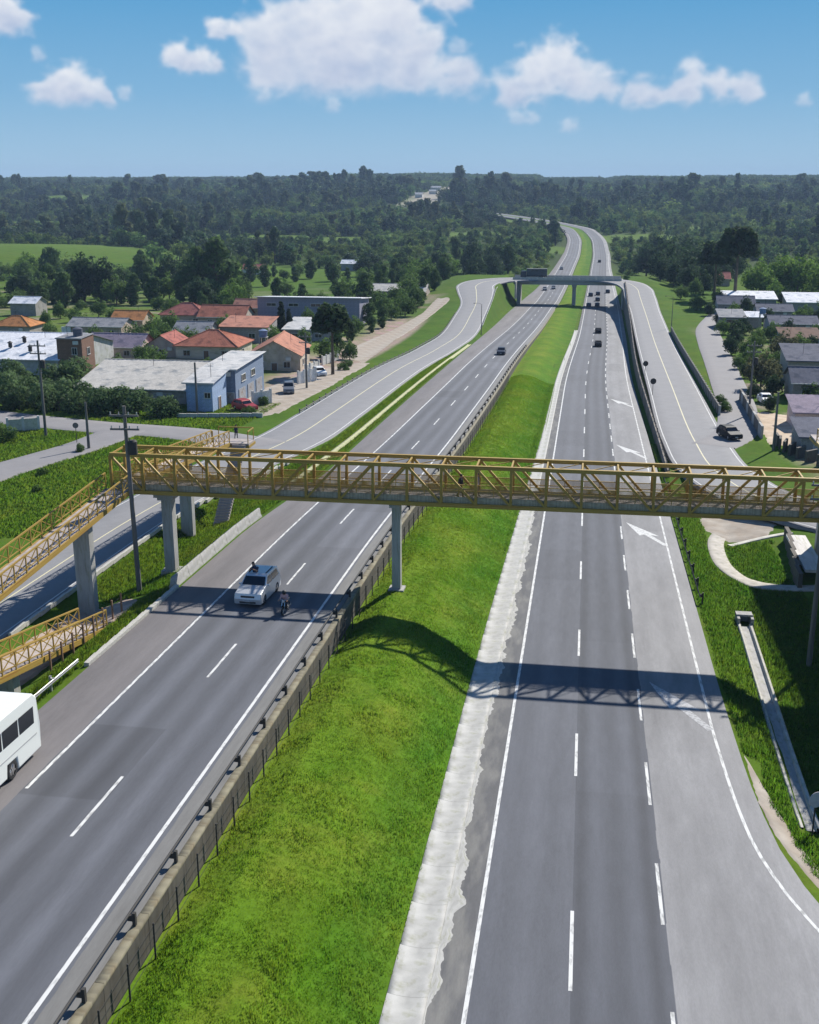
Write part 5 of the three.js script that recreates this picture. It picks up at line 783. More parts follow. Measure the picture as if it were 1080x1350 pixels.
{ // yard walls on the right
  const Wl = thing('yard_wall', 'dark stained wall between side street and cream yard', 'wall'); for (let k = 0; k < 11; k++) { const s = 154 + k * 3, x = 23.9 + k * 0.12; part('panel', box(0.3, 1.9, 2.94, x, surf(x, s) + 0.75, -s - 1.5), k % 3 ? M.wall : M.conc, Wl); }
  const W2 = thing('yard_wall', 'curving dark wall at the shed corner near the footbridge', 'wall'); for (let k = 0; k < 7; k++) { const a = k * 0.16, s = 150 - k * 2, x = 25.2 + k * k * 0.1; const m = part('panel', box(0.3, 1.7, 2.1, 0, 0, 0), M.wall, W2); m.position.set(x, surf(x, s) + 0.6, -s); m.rotation.y = -a; }
  const W3 = thing('yard_wall', 'low pale wall along the lawn in front of the workshops', 'wall'); for (let k = 0; k < 8; k++) { const x = -54 + k * 1.5; part('panel', box(1.46, 0.7, 0.25, x, surf(x, 146.5) + 0.25, -146.5 - k * 0.1), M.concPale, W3); }
}
{ // clutter of the forecourts
  const gate = (label, x, s, n, st, h, mat, turn) => { const G = thing('yard_gate', label, 'gate', [x, surf(x, s), -s], turn); for (let k = 0; k < n; k++) part('panel', box(st - 0.05, h, 0.12, k * st, h / 2, 0), mat, G); for (let k = 0; k <= n; k++) part('gatepost', box(0.28, h + 0.25, 0.28, (k - 0.5) * st, (h + 0.25) / 2, 0), wallMat(.75, .74, .72), G); };
  gate('whitewashed yard wall beside the tall blue workshop', -46.8, 158.5, 2, 1.6, 2, wallMat(.8, .79, .77), 0.9); gate('white gate panels on the forecourt by the beige house', -46.6, 184, 3, 1.7, 2.1, wallMat(.78, .78, .8), 1.2); gate('white yard wall in front of the beige house', -48.4, 196, 3, 1.8, 1.9, wallMat(.74, .72, .68), 1.35);
  gate('long white wall beyond the umbrella pine on the sandy track', -49.5, 214, 4, 2, 1.6, wallMat(.7, .69, .66), 1.4); gate('pale wall at the corner of the cream yard', 27.4, 150, 2, 1.8, 1.7, wallMat(.74, .68, .64), 1.2); gate('whitewashed wall of the lilac roofed house', 29.5, 157.5, 2, 1.5, 1.5, wallMat(.75, .66, .64), 0.2);
  gate('pale concrete wall at the lane corner on the grass island', -71.5, 133.5, 2, 1.9, 1.6, wallMat(.66, .63, .52), 0.5);
  const tankThing = (label, x, s, y) => { const G = thing('water_tank', label, 'water tank', [x, surf(x, s), -s]); part('stand', join([box(0.16, y, 0.16, -0.6, y / 2, -0.6), box(0.16, y, 0.16, 0.6, y / 2, -0.6), box(0.16, y, 0.16, -0.6, y / 2, 0.6), box(0.16, y, 0.16, 0.6, y / 2, 0.6), box(1.6, 0.14, 1.6, 0, y, 0)]), M.conc, G); part('tank', join([cyl(0.75, 0.85, 1.2, 16, 0, y + 0.07, 0), cyl(0.9, 0.3, 0.25, 16, 0, y + 1.27, 0)]), wallMat(.18, .26, .42), G); };
  tankThing('blue water tank on a stand behind the beige house', -61.5, 214, 4.6); tankThing('blue water tank on a stand among the right hand sheds', 43.5, 296, 4);
}
// ---------------------------------------------------------------- poles and signs
function utilityPole(label, x, s, h, arm = true, group, lean = 0) {
  const G = thing('utility_pole', label, 'pole', [x, surf(x, s) - 0.3, -s], 0, group);
  part('shaft', cyl(0.19, 0.12, h + 0.3, 10), M.pole, G);
  if (arm) { for (const q of [h - 0.35, h - 1.3]) { const c = part('crossarm', box(2.1, 0.13, 0.12, 0, q, 0.16), M.pole, G); for (const u of [-0.95, -0.35, 0.35, 0.95]) part('insulator', cyl(0.05, 0.04, 0.2, 8, u, q + 0.06, 0.16), M.concPale, c); } part('transformer', join([cyl(0.3, 0.3, 0.9, 12, 0.42, h - 3.1, 0), cyl(0.32, 0.2, 0.12, 12, 0.42, h - 2.2, 0)]), M.darkSteel, G); }
  G.rotation.z = lean; return G;
}
function lampPost(label, x, s, h, dir, group) {
  const G = thing('lamp_post', label, 'lamp post', [x, surf(x, s) - 0.2, -s], 0, group); part('shaft', cyl(0.11, 0.06, h, 8), M.pole, G); part('arm', tube([V3(0, h - 0.1, 0), V3(dir * 0.5, h + 0.25, 0), V3(dir * 1.6, h + 0.3, 0)], 0.035), M.pole, G); part('lamp_head', new RoundedBoxGeometry(0.6, 0.12, 0.24, 2, 0.04).translate(dir * 1.8, h + 0.28, 0), M.darkSteel, G); return G;
}
utilityPole('tall dark utility pole standing beside the footbridge and its two ramps', -30.9, 73.2, 13.6, true, null, 0.015);
utilityPole('stout utility pole on the grass island between street and lane', -66.3, 131.2, 12);
utilityPole('short bare pole at the corner of the side street', -57.3, 123.8, 5.6, false);
utilityPole('slim pole in front of the light blue workshop', -53.0, 150, 7.2, false);
utilityPole('tall pole rising at the shaded footbridge end', 16.1, 75.2, 13.5, true);
utilityPole('utility pole on the bend of the right hand side street', 24.6, 172.5, 11, true);
utilityPole('slim pole in front of the cream yard', 24.2, 146, 7.5, false);
utilityPole('utility pole beside the beige house forecourt', -44.2, 178, 9, true);
lampPost('slim lamp post on the ramp side near the overpass', -26.2, 291, 8, -1);
lampPost('slim lamp post beside the right ramp and grass triangle', 21.8, 300, 8, -1);
function roadSign(label, x, s, h, r, y, mat, turn = 0, shape = 'disc') {
  const G = thing('road_sign', label, 'sign', [x, y, -s], turn); part('post', cyl(0.04, 0.04, h, 8), M.darkSteel, G);
  const pg = shape === 'disc' ? new THREE.CylinderGeometry(r, r, 0.03, 24).rotateX(Math.PI / 2) : new THREE.BoxGeometry(r * 2, r * 1.4, 0.03); pg.translate(0, h, 0.06); part('plate', pg, mat, G); part('bracket', box(r, 0.05, 0.05, 0, h, 0.02), M.darkSteel, G); return G;
}
roadSign('pale round sign on a post by the verge drain', 11.95, 51.2, 2.1, 0.42, surf(11.95, 51.2) - 0.1, std({ map: T.grain, color: C3(.5, .48, .5) }), 0.4);
roadSign('dark backed sign on the right ramp wall, lower one', 11.5, 191, 2.3, 0.5, rampR(191), M.darkSteel, 0.2); roadSign('dark backed sign on the right ramp wall, farther one', 11.3, 214, 2.3, 0.5, rampR(214), M.darkSteel, 0.2);
roadSign('small grey sign at the lane junction', -60.5, 127.5, 2.2, 0.35, surf(-60.5, 127.5), M.pole, 0.3, 'disc');
// ---------------------------------------------------------------- trees
function leafCloud(R, leaves, size, clumps, colour, out) {   // clumps: [x, y, z, r]; rhombic leaf sprays round each clump
  const p = out?.p ?? [], n = out?.n ?? [], c = out?.c ?? [], tot = clumps.reduce((a, q) => a + q[3] * q[3], 0), cy = clumps.reduce((a, q) => a + q[1], 0) / clumps.length;
  for (const [cx, cyy, cz, r] of clumps) {
    const k = Math.max(3, Math.round(leaves * r * r / tot));
    const tint = 0.8 + 0.4 * R();
    for (let i = 0; i < k; i++) {
      const z = 2 * R() - 1, a = R() * 6.2832, q = Math.sqrt(1 - z * z), d = V3(q * Math.cos(a), z, q * Math.sin(a)), rr = r * (0.62 + 0.45 * R());
      const P = V3(cx, cyy, cz).addScaledVector(d, rr), N = d.clone().multiplyScalar(0.8).add(V3(R() - 0.5, R() - 0.5, R() - 0.5).multiplyScalar(1.3)).normalize(), t1 = V3(R() - 0.5, R() - 0.5, R() - 0.5).cross(N).normalize(), t2 = N.clone().cross(t1), s = size * (0.6 + 0.8 * R());
      const A = P.clone().addScaledVector(t1, s), B = P.clone().addScaledVector(t2, s * 0.6), C = P.clone().addScaledVector(t1, -s), E = P.clone().addScaledVector(t2, -s * 0.6);
      const S = N.clone().lerp(d, 0.55).normalize(), f = tint * (0.75 + 0.5 * R());
      for (const v of [A, B, C, A, C, E]) { p.push(v.x, v.y, v.z); n.push(S.x, S.y, S.z); c.push(colour[0] * f, colour[1] * f, colour[2] * f); }
    }
  }
  if (out) return out;
  return leafGeo({ p, n, c });
}
function leafGeo({ p, n, c }) { const g = new THREE.BufferGeometry(); g.setAttribute('position', new THREE.Float32BufferAttribute(p, 3)); g.setAttribute('normal', new THREE.Float32BufferAttribute(n, 3)); g.setAttribute('color', new THREE.Float32BufferAttribute(c, 3)); return g; }
function clumpsOf(R, kind, h) {
  const o = [];
  if (kind === 'round' || kind === 'dark' || kind === 'light') { const n = 20, r = h * (kind === 'dark' ? 0.38 : 0.44); for (let i = 0; i < n; i++) { const a = R() * 6.283, u = Math.sqrt(R()) * r * 0.8, y = h * (0.24 + 0.6 * R() * (1 - u / r * 0.5)); o.push([Math.cos(a) * u, y, Math.sin(a) * u, h * (0.14 + 0.1 * R())]); } o.push([0, h * 0.86, 0, h * 0.13], [0, h * 0.5, 0, h * 0.25]); }
  else if (kind === 'oval') for (let i = 0; i < 18; i++) { const y = 0.14 + 0.8 * i / 17, a = R() * 6.283, u = h * 0.26 * Math.sin(Math.PI * Math.pow(clamp((y - 0.12) / 0.9), 0.8)) * Math.sqrt(R()); o.push([Math.cos(a) * u, h * y * 0.97, Math.sin(a) * u, h * (0.09 + 0.09 * R())]); }
  else if (kind === 'eucalypt') for (let i = 0; i < 14; i++) { const y = 0.45 + 0.5 * R(), a = R() * 6.283, u = h * 0.16 * R(); o.push([Math.cos(a) * u, h * y, Math.sin(a) * u, h * (0.06 + 0.07 * R())]); }
  else if (kind === 'cypress') for (let i = 0; i < 16; i++) { const y = i / 15; o.push([h * 0.05 * (R() - 0.5), h * (0.1 + 0.84 * y), h * 0.05 * (R() - 0.5), h * 0.17 * (1.05 - 0.75 * y)]); }
  else if (kind === 'araucaria') { for (let l = 0; l < 4; l++) { const m = 9 - l, y = 0.7 + 0.08 * l, r = h * (0.25 - 0.035 * l); for (let i = 0; i < m; i++) { const a = 6.283 * (i + R() * 0.5) / m; o.push([Math.cos(a) * r, h * (y + 0.03 * R()), Math.sin(a) * r, h * (0.055 + 0.025 * R())]); if (l < 3) o.push([Math.cos(a) * r * 0.55, h * (y - 0.01), Math.sin(a) * r * 0.55, h * 0.045]); } } o.push([0, h * 0.95, 0, h * 0.06]); }
  else for (let i = 0; i < 10; i++) { const a = R() * 6.283, u = h * 0.55 * Math.sqrt(R()); o.push([Math.cos(a) * u, h * (0.2 + 0.6 * R() * (1 - u / h * 0.8)), Math.sin(a) * u, h * (0.2 + 0.16 * R())]); }   // shrub
  return o;
}
function trunkGeo(R, kind, h, clumps) {
  const top = kind === 'araucaria' ? 0.93 : kind === 'eucalypt' ? 0.85 : kind === 'shrub' ? 0.35 : kind === 'cypress' ? 0.8 : 0.62, r = h * (kind === 'shrub' ? 0.03 : 0.022), bend = kind === 'cypress' || kind === 'araucaria' ? 0.004 : 0.03, list = [];
  const pts = [0, 0.33, 0.66, 1].map((t) => V3((R() - 0.5) * h * bend * t * 2, -0.4 + t * (h * top + 0.4), (R() - 0.5) * h * bend * t * 2));
  const tg = new THREE.TubeGeometry(new THREE.CatmullRomCurve3(pts), 6, r, 7, false), p = tg.attributes.position; for (let i = 0; i < p.count; i++) { const t = clamp(p.getY(i) / (h * top)), c = pts[0].clone().lerp(pts[3], t), f = 1.25 - 0.85 * t; p.setX(i, c.x + (p.getX(i) - c.x) * f); p.setZ(i, c.z + (p.getZ(i) - c.z) * f); } list.push(tg);
  clumps.forEach((q, i) => { if (i % 2 || kind === 'cypress') return; const y0 = kind === 'araucaria' ? q[1] - h * 0.03 : Math.min(q[1] - h * 0.06, h * top * (0.45 + 0.5 * R())); list.push(new THREE.CylinderGeometry(r * 0.15, r * 0.4, 1, 5).translate(0, 0.5, 0).applyMatrix4(limb(V3(0, y0, 0), V3(q[0], q[1], q[2])))); });
  return join(list);
}
function limb(a, b) { const d = b.clone().sub(a), L = d.length(); return new THREE.Matrix4().compose(a, new THREE.Quaternion().setFromUnitVectors(V3(0, 1, 0), d.normalize()), V3(1, L, 1)); }
const GREEN = { round: [.095, .16, .04], dark: [.042, .076, .032], light: [.13, .22, .04], oval: [.075, .13, .04], eucalypt: [.075, .105, .045], cypress: [.026, .042, .02], araucaria: [.045, .075, .03], shrub: [.085, .145, .036], hedge: [.08, .13, .05], olive: [.1, .105, .05] };
M.leaf = new THREE.MeshPhysicalMaterial({ vertexColors: true, roughness: 1, transmission: 0.42, thickness: 0, specularIntensity: 0.15, side: THREE.DoubleSide });
M.blade = new THREE.MeshPhysicalMaterial({ vertexColors: true, roughness: 1, transmission: 0.5, thickness: 0, specularIntensity: 0.15, side: THREE.DoubleSide });
const protoTrees = new Map();
function tree(name, label, kind, x, s, h, o = {}) {       // trunk and crown; a few shapes of each kind, shared
  const v = Math.floor(treeR() * 3), key = kind + v + (o.col ?? ''), H = o.base ?? 10;
  if (!protoTrees.has(key)) { const R = rng(900 + protoTrees.size * 17), cl = clumpsOf(R, kind, H); protoTrees.set(key, [trunkGeo(R, kind, H, cl), leafCloud(R, o.leaves ?? 2200, H * (o.leaf ?? 0.036), cl, GREEN[o.col ?? kind])]); }
  const [tg, cg] = protoTrees.get(key), G = thing(name, label, o.category ?? 'tree', [x, surf(x, s) - 0.1, -s], treeR() * 6.28, o.group), k = h / H * 1.04;
  G.scale.set(k * (0.9 + 0.25 * treeR()), k, k * (0.9 + 0.25 * treeR())); part('trunk', tg, M.bark, G); part('crown', cg, M.leaf, G); return G;
}
const treeR = rng(4242);
function nearBuilding(desc, x, s) { let b = null, bd = 1e9; for (const q of built) { const d = Math.hypot(q[0] - x, q[1] - s); if (d < bd) { bd = d; b = q; } } const w = (desc + ' nearest the ' + b[2]).split(' '); let r = w.slice(0, 16); while (/^(the|a|with|by|in|of|and|on|to|at|beside|between|under|among|behind|facing|against|beyond|next|near|its|above|red|bright|small|wide|row|white|light|long|front)$/.test(r[r.length - 1])) r.pop(); return r.join(' '); }
// ---- trees one can tell apart
tree('umbrella_pine', 'tall umbrella pine standing alone beside the ramp road', 'araucaria', -44.2, 197.5, 11.6, { leaves: 2200 });
tree('umbrella_pine', 'tallest umbrella pine rising over the right hand sheds', 'araucaria', 44.9, 365, 22, { leaves: 2200 });
tree('umbrella_pine', 'second umbrella pine, lower, behind the sheds', 'araucaria', 40.5, 382, 17, { leaves: 2200 });
for (const [x, s, h] of [[-71.8, 265.9, 8.2], [-69.2, 263.1, 6.8]]) tree('cypress', 'dark cypress in front of the big warehouse', 'cypress', x, s, h, { group: 'cypresses by the warehouse' });
for (const [x, s, h] of [[-163, 357.9, 16.5], [-155.1, 356.6, 14.4], [-223.8, 461.6, 13.5], [-205.3, 398.4, 8.4], [-141.3, 346.8, 9.6], [-135.3, 348.9, 8.7], [-147.4, 350.8, 7.3], [-153.4, 411.6, 14.1], [-125.7, 362.7, 17.4], [-120.1, 363.8, 19.9], [-122.7, 384.3, 15.7], [-129, 356, 9.8], [-166.1, 333.6, 7], [-167.4, 421.1, 12.8], [-145, 487.3, 9.9], [-126.7, 446.3, 8.5], [-190, 372, 9], [-178, 365, 12], [-240, 440, 10], [-215, 420, 9]]) tree('broadleaf_tree', nearBuilding('tall dark valley tree', x, s), treeR() < 0.3 ? 'dark' : 'oval', x, s, h, { group: nearBuilding('tall dark valley tree', x, s) });
for (const [x, s, h] of [[-173.6, 331.2, 5.1], [-140.7, 292.8, 4.9], [-131.7, 282.8, 4.4], [-132.7, 299.5, 5.4], [-123.1, 286.9, 4.4], [-137.1, 276.5, 3.9], [-113.2, 278.9, 4.2], [-91.9, 238, 6.2], [-89.4, 228.9, 4.8], [-96.9, 236.7, 5.4], [-84.7, 236, 4.8], [-98.2, 263.5, 5.7], [-101, 257, 5], [-85.7, 231.8, 4.8], [-80, 236, 4.6], [-64, 232, 5], [-60, 240, 4.6], [-67, 240, 5], [-78, 200, 4], [-82, 205, 4.4], [-62, 195, 4], [-64, 188, 3.6], [-76, 190, 4], [-82, 192, 3.6], [-97, 224, 4.4], [-104, 232, 5], [-118, 240, 4.6], [-121, 262, 5], [-86, 268, 5], [-70, 284, 5.5], [-110, 296, 6], [-84, 320, 6.5], [-100, 318, 6]]) tree('garden_tree', nearBuilding('bushy garden tree', x, s), 'round', x, s, h, { group: nearBuilding('bushy garden tree', x, s) });
for (const [x, s, h] of [[-50.4, 230, 5.2], [-51.2, 222.5, 4.6], [-49.4, 219.5, 3.6], [-47, 226, 4.2], [-52.2, 293.9, 5.5], [-53.4, 313.9, 5.5], [-51, 323.8, 6.5], [-62.3, 344.4, 6], [-51.6, 346.8, 7.4], [-57, 369.1, 8.3], [-59.9, 390, 8.8], [-60.4, 402, 9.1], [-73, 404, 7.5], [-73.9, 361.3, 5.8], [-60.8, 411.5, 10.8], [-58, 330, 6], [-66, 350, 6.5], [-79, 340, 6], [-88, 352, 7], [-60, 432, 10], [-66, 436, 9.5], [-82, 425, 8], [-54, 262, 4.5], [-56, 275, 5], [-53, 283, 4], [-57, 300, 5.5], [-55, 340, 6], [-50.5, 352, 5], [-51, 331, 4.4], [-58, 356, 7], [-64, 332, 6], [-70, 338, 6], [-54, 380, 6.5], [-52, 396, 7], [-56, 402, 8]]) tree('broadleaf_tree', nearBuilding('leafy tree', x, s), treeR() < 0.4 ? 'oval' : 'round', x, s, h, { group: nearBuilding('leafy tree', x, s) });
for (const [x, s, h] of [[-82.9, 495.9, 9.9], [-103.8, 534.9, 10.7], [-103.4, 466.6, 8.1], [-123.5, 510.4, 8.9], [-56.1, 577.2, 16.7], [-48.6, 601.6, 15.7], [-62, 500, 12], [-50, 520, 13], [-70, 545, 13], [-45, 552, 13], [-58, 470, 11], [-72, 475, 10], [-90, 560, 12], [-40, 590, 14], [-47, 486, 10]]) tree('broadleaf_tree', 'dark tree in the wood left of the highway beyond the overpass', treeR() < 0.5 ? 'dark' : 'oval', x, s, h, { group: 'wood edge beyond the overpass' });
for (const [x, s, h] of [[27.6, 562.1, 15.9], [31.6, 470, 15], [38.6, 559.4, 20.1], [44, 537.7, 17.9], [40.7, 480, 15], [53.3, 544.5, 14.9], [50.4, 455, 12.1], [52.3, 665.5, 16.9], [39.5, 699.1, 17], [35, 515, 17], [46, 505, 16], [58, 490, 13], [31, 610, 15], [64, 530, 15], [30, 640, 13], [27, 442, 9], [31, 428, 10], [35, 414, 9], [39, 402, 8], [28, 458, 12], [43, 424, 11], [36, 440, 12]]) tree('evergreen_tree', 'dense blackish evergreen in the dark grove behind the right ramp', 'dark', x, s, h, { group: 'dark grove behind the right ramp', leaves: 1700 });
for (const [x, s, h] of [[56.2, 394.6, 11.6], [64, 405.7, 13.9], [69.7, 402.6, 14.3], [76.2, 394.1, 13.4], [72.4, 443.7, 11.2], [79.6, 431.6, 12], [58.4, 376.9, 7.1], [84, 405, 13], [88, 425, 14], [60, 420, 12]]) tree('broadleaf_tree', 'fresh light green tree above the white roofed sheds', 'light', x, s, h, { group: 'light green trees above the sheds', leaves: 1900 });
for (const [x, s, h] of [[39.6, 236, 6.4], [29.9, 199, 6.6]]) tree('round_bush', 'round olive green bush tree in the yards by the side street', 'round', x, s, h, { group: 'round olive bushes', col: 'olive', leaves: 1900 });
for (const [x, s, h] of [[44.1, 333.9, 5.5], [35, 273, 5.2], [42.3, 272, 4.7], [56.8, 290, 4.7], [33.2, 242, 3.9], [47.4, 252, 4], [40.8, 372, 4.6], [39.5, 352.9, 5.3], [46.3, 309, 4.7], [58.1, 320.6, 4.5], [58.3, 304, 5], [36, 254, 4], [33.8, 208, 3.4], [27.6, 190, 2.6], [35, 196, 3], [52, 262, 4.4]]) tree('yard_tree', nearBuilding('dark yard tree', x, s), treeR() < 0.5 ? 'dark' : 'round', x, s, h, { group: nearBuilding('dark yard tree', x, s) });
for (const [x, s, h] of [[-79.2, 149.5, 3.6], [-75.7, 149, 4.2], [-72.9, 149, 4.4], [-70.3, 148.4, 3.8], [-66.4, 147.9, 4], [-63.9, 148.7, 4], [-60.8, 147.9, 3.5], [-57.7, 147, 3.4], [-56.1, 148.3, 2.9], [-81.9, 152, 5], [-80, 157.7, 4.5], [-77.8, 155, 4.6], [-82, 168, 5.6], [-84, 176, 5.1], [-85.2, 159.8, 4.6], [-71.7, 154.3, 4], [-63.1, 154.5, 3.3], [-88, 165, 4.5], [-92, 172, 4.6], [-96, 166, 4.6], [-101, 174, 4], [-74, 153, 4.2], [-67.5, 153, 3.9]]) tree('hedge_bush', 'leafy blue green bush in the thicket along the side street', 'shrub', x, s, h, { group: 'thicket along the side street', category: 'bush', base: 4, leaf: 0.05, col: 'hedge', leaves: 1300 });
for (const [x, s, h] of [[-45.8, 158.5, 1.5], [-45.2, 149.5, 1.4], [-43.8, 205, 1.6], [-44.5, 212, 1.5], [-57.6, 122, 1.1], [-55.9, 109, 0.9], [-52.5, 101, 0.8], [21.4, 176, 1.8], [21.5, 183, 1.6], [-70, 127, 2.2], [-73, 129, 2.4], [-74, 124, 2.2]]) tree('low_bush', 'small green bush at the edge of the paving', 'shrub', x, s, h, { group: 'small bushes by the paving', category: 'bush', base: 4, leaf: 0.05 });
{ // scattered trees of the valley floor
  const R = rng(515), spots = [];
  for (let i = 0; i < 900 && spots.length < 130; i++) { const s = 318 + 250 * R(), x = -62 - (53 + 0.5 * s) * R(), cl = clearing(x, s); if (x < -0.6 * s - 20 || cl > 0.35 + 0.25 * R() || built.some((q) => Math.hypot(q[0] - x, q[1] - s) < 19) || spots.some((q) => Math.hypot(q[0] - x, q[1] - s) < 6.5)) continue; spots.push([x, s]); }
  for (const [x, s] of spots) { const u = R(), k = u < 0.25 ? 'shrub' : u < 0.5 ? 'round' : u < 0.75 ? 'oval' : u < 0.88 ? 'light' : 'dark', d = { shrub: 'low green bush', round: 'rounded green tree', oval: 'upright green tree', light: 'light green tree', dark: 'dark green tree' }[k]; tree('valley_tree', nearBuilding(d, x, s), k, x, s, k === 'shrub' ? 2.5 + 2 * R() : 5 + 6 * R(), { group: nearBuilding(d, x, s), base: k === 'shrub' ? 4 : 10, leaf: k === 'shrub' ? 0.05 : undefined, category: k === 'shrub' ? 'bush' : 'tree' }); }
  for (const [x, s, h] of [[34, 330, 4], [32, 345, 5], [46, 345, 5], [60, 365, 6], [70, 360, 6], [36, 395, 6], [30, 380, 5], [54, 276, 4.5], [45, 268, 4], [38, 262, 4.2], [31.5, 230, 3.6], [34, 222, 4.4], [44, 246, 5], [36, 185, 3.4], [33, 178, 2.6], [48, 200, 4], [52, 240, 5], [62, 300, 5], [66, 330, 6], [40, 325, 4.5], [56, 250, 5], [29, 212, 3], [28, 176, 2.8], [31, 192, 3.6], [34, 213, 3.6], [38, 222, 4.6], [30.5, 246, 4.2], [33, 262, 4.6], [38, 285, 4.6], [33, 285, 4], [44, 228, 5], [50, 214, 5], [55, 228, 5.4], [60, 260, 6], [40, 246, 4.8], [47, 276, 5], [62, 280, 6], [34, 304, 4], [39, 312, 5], [54, 305, 5], [29.5, 224, 3], [46, 190, 4.4], [45, 180, 4]]) tree('yard_tree', nearBuilding('green yard tree', x, s), R() < 0.5 ? 'dark' : 'round', x, s, h, { group: nearBuilding('green yard tree', x, s) });
}
// ---- the far woods: nobody could count them
{
  const kinds = [['dark', [.042, .078, .036]], ['oval', [.066, .118, .04]], ['round', [.1, .165, .04]], ['eucalypt', [.08, .12, .05]], ['shrub', [.14, .22, .045]]], R = rng(31337), sets = kinds.map(() => []);
  for (let s = 395; s < 3000;) {
    const cell = 6.2 + s / 560;
    for (let x = -0.66 * s - 40; x < 0.3 * s + 40; x += cell) {
      const px = x + (R() - 0.5) * cell * 1.4, ps = s + (R() - 0.5) * cell * 1.4, pick = R(), hh = R(), tint = R(), hue = R(), thin = R();
      const c = XC(ps), nearRoad = ps < 560 ? (px > c - 54 && px < c + 24) : (px > Math.min(L_out(ps), c - 22) - 4 && px < c + 11), cl = clearing(px, ps);
      if (nearRoad || cl > 0.75) continue;
      if (ps < 560 && px > -190 && px < -42) continue;
      if (ps < 560 && px < -40 && px > -430 && cl > 0.05) continue;
      if (px > 24 && px < 95 && ps < 640) continue;
      if (ps < 620 && thin < 0.35) continue;
      const z = fbm(px / 55, ps / 55, 2, 55) * 1.6, big = fbm(px / 170, ps / 170, 2, 57), b = clamp(pick * 0.75 + z * 0.8 + big * 1.2 + 0.1);
      const zone = fbm(px / 140, ps / 330, 3, 61) + 0.12 * ss(1100, 700, ps) - 0.1 * ss(1900, 2600, ps);
      let k = b < 0.3 ? 0 : b < 0.52 ? 1 : b < 0.8 ? 2 : 4; if (pick > 0.9 && big < 0.05) k = 3; if (zone > 0.1) k = pick < 0.72 ? 4 : pick < 0.9 ? 2 : 1; if (cl > 0.35) k = pick < 0.6 ? 4 : 2;
      const h = (k === 3 ? 14 + 8 * hh : k === 4 ? 2.2 + 3 * hh : 7 + 7 * hh * hh + (k === 0 ? 3 : 0)) * (ps > 1500 ? 1.2 : 1) * (ps < 700 ? 0.8 : 1) * (1 + 0.5 * z) * (zone > 0.1 ? 0.75 : 1 + 0.5 * clamp(-zone * 2));
      if (ps > 2100 && (k === 3 || k === 4)) k = pick < 0.5 ? 1 : 2;
      sets[k].push([px, ps, ps > 1900 ? lerp(h, 12.5, 0.85) : Math.max(2.5, h), 0.72 + 0.5 * tint + 0.35 * z, hue]);
    }
    s += cell * 0.95;
  }
  const labels = ['dense dark evergreen woods covering the valley and far hills', 'mixed green woods covering the valley and far hills', 'lighter bushy woods scattered over the valley and far hills', 'slender gum trees mixed into the far woods', 'light green scrub filling gaps in the far woods'];
  sets.forEach((list, k) => {
    for (let v = 0; v < 2; v++) {
      const Q = rng(600 + k * 9 + v), cl = clumpsOf(Q, kinds[k][0], 10), leaves = leafCloud(Q, k === 4 ? 260 : 460, k === 4 ? 0.9 : 0.62, cl, kinds[k][1]), tg = trunkGeo(Q, kinds[k][0], 10, []), col = new Float32Array(tg.attributes.position.count * 3).fill(0.08); tg.deleteAttribute('uv'); tg.setAttribute('color', new THREE.BufferAttribute(col, 3));
      const g = mergeGeometries([leaves, tg]), mine = list.filter((_, i) => i % 2 === v), im = new THREE.InstancedMesh(g, M.leaf, mine.length), m = new THREE.Matrix4(), q = new THREE.Quaternion(), cc = new THREE.Color();
      mine.forEach(([x, s, h, t, hue], i) => { const f = h / 10, w = f * (1 + 0.35 * Math.sin(i * 7.3)) * (s > 1800 ? 1.3 : 1); q.setFromAxisAngle(V3(0, 1, 0), i * 2.399); m.compose(V3(x, surf(x, s) - 0.3, -s), q, V3(w, f, w)); im.setMatrixAt(i, m); im.setColorAt(i, cc.setRGB(t * (0.85 + 0.4 * hue), t, t * (0.95 + 0.2 * (1 - hue)))); });
      im.name = numbered('wood'); tag(im, labels[k] + (v ? ', second stand' : ''), 'wood', null, 'stuff'); im.castShadow = im.receiveShadow = true; scene.add(im);
    }
  });
  console.log('woods', sets.map((l) => l.length).join(' '));
}
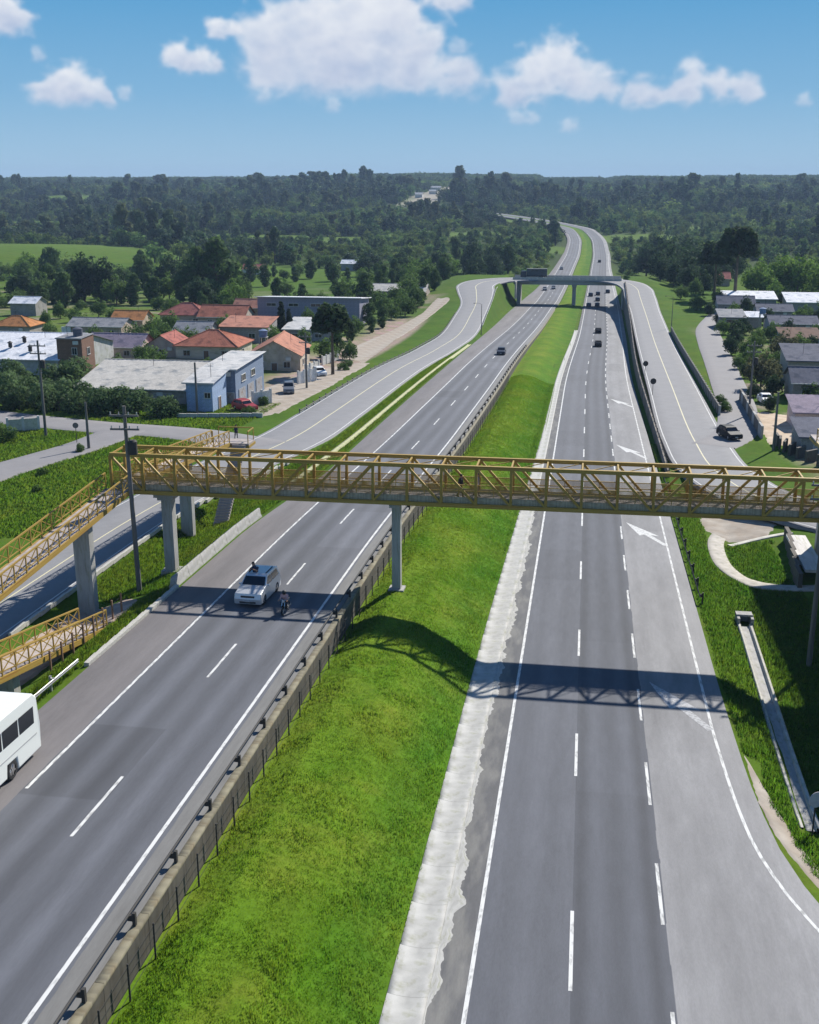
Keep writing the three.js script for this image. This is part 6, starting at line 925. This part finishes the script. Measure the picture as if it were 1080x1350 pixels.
// ---- grass blades
{
  const R = rng(808), blades = (n, h, w) => { const p = [], nn = [], c = []; for (let i = 0; i < n; i++) { const a = R() * 6.283, u = R() * 0.14, x = Math.cos(a) * u, z = Math.sin(a) * u, b = R() * 6.283, l = h * (0.6 + 0.6 * R()), lean = l * (0.3 + 0.5 * R()), f = 0.8 + 0.4 * R(); const dx = Math.cos(b), dz = Math.sin(b); p.push(x - dz * w, -0.03, z + dx * w, x + dz * w, -0.03, z - dx * w, x + dx * lean, l, z + dz * lean); for (let k = 0; k < 3; k++) { nn.push(dx * 0.25, 0.95, dz * 0.25); c.push(f, f, f); } } return leafGeo({ p, n: nn, c }); };
  const lay = (label, count, pos, h, w, nb, col) => {
    const im = new THREE.InstancedMesh(blades(nb, h, w), M.blade, count), m = new THREE.Matrix4(), q = new THREE.Quaternion(), cc = new THREE.Color(); let k = 0;
    for (let g = 0; g < count * 4 && k < count; g++) { const r = pos(); if (!r) continue; const [x, s, f] = r, c = col(x, s), j = 0.8 + 0.45 * R(); q.setFromAxisAngle(V3(0, 1, 0), R() * 6.283); m.compose(V3(x, surf(x, s) + 0.05, -s), q, V3(f, f * (0.7 + 0.6 * R()), f)); im.setMatrixAt(k, m); im.setColorAt(k++, cc.setRGB(c[0] * j * (0.85 + 0.4 * R()), c[1] * j, c[2] * j)); }
    im.count = k; im.name = numbered('grass'); tag(im, label, 'grass', null, 'stuff'); im.castShadow = im.receiveShadow = true; scene.add(im);
  };
  const loop = pathFoot(curve([[14.6, 112], [13.3, 107.5], [12.9, 102], [13.2, 98], [14.4, 94.8], [16.2, 93], [19, 92.2], [23, 92.4]], 30), 0.95), kerbS = pathFoot([[14.4, 106.2], [18.4, 108.4], [20.5, 109]], 0.5), bare = (x, s) => loop(x, s) > 0 || kerbS(x, s) > 0 || (s > 107 && s < 118 && x > 12.4 && x < 19.5) || (s > 51 && s < 84 && Math.abs(x - lerp(11.9, 12.8, clamp((s - 52) / 32))) < 0.62) || (s < 58 && x < Rout(s) + 1.0 + 0.5 * n2(s, x, 3)) || (s > 92 && s < 106 && x > 18);
  const sPick = (a, b) => a + (b - a) * Math.pow(R(), 1.5);
  lay('short bright green grass blades covering the median', 75000, () => { const s = sPick(27, 210), t = R(), x = lerp(L_in(s) + 0.45, gutL(s) + XC(s) - 0.08, t), cl = 0.5 + fbm(x / 1.7, s / 2.4, 3, 131); return [x, s, 0.6 + 0.6 * cl * cl * 1.4 + 0.5 * ss(0.72, 1, t) * R() + s / 300]; }, 0.1, 0.017, 7, (x, s) => mul(lawnCol(x, s), 1.55));
  lay('grass blades on the verge right of the third lane', 36000, () => { const s = sPick(38, 150), x = Rout(s) + 0.3 + R() * (s > 125 ? 0.6 : 9); return inside(x, s) > -0.2 || bare(x, s) ? null : [x, s, 0.6 + 0.7 * R() + s / 300]; }, 0.14, 0.017, 7, (x, s) => mul(lawnCol(x, s), 1.35));
  lay('grass blades between the left carriageway and the ramp road', 40000, () => { const s = sPick(44, 260), x = lerp(L_out(s) - 0.7, rampLr(s) + 0.5, R()); const dc = x - lerp(L_out(s), rampLr(s), 0.45); return inside(x, s) > -0.25 || (s < 72 && x < -29.6) || (s > 104 && Math.abs(dc) < 0.6) ? null : [x, s, 0.7 + 0.8 * R() + s / 300]; }, 0.15, 0.018, 7, (x, s) => mul(lawnCol(x, s), 1.25));
  lay('rough grass blades on the bank beside the lane and street', 40000, () => { const s = lerp(84, 160, R()), x = lerp(-43.5, -76, R()); return inside(x, s) > -0.2 ? null : [x, s, 0.9 + R()]; }, 0.12, 0.02, 7, (x, s) => mul(lawnCol(x, s), 1.35));
}
scene.fog = new THREE.FogExp2(new THREE.Color().setRGB(.5, .68, .95), 0.00012);
scene.traverse((o) => { if (o.isMesh) { o.castShadow = true; o.receiveShadow = true; } });
renderer.render(scene, camera);
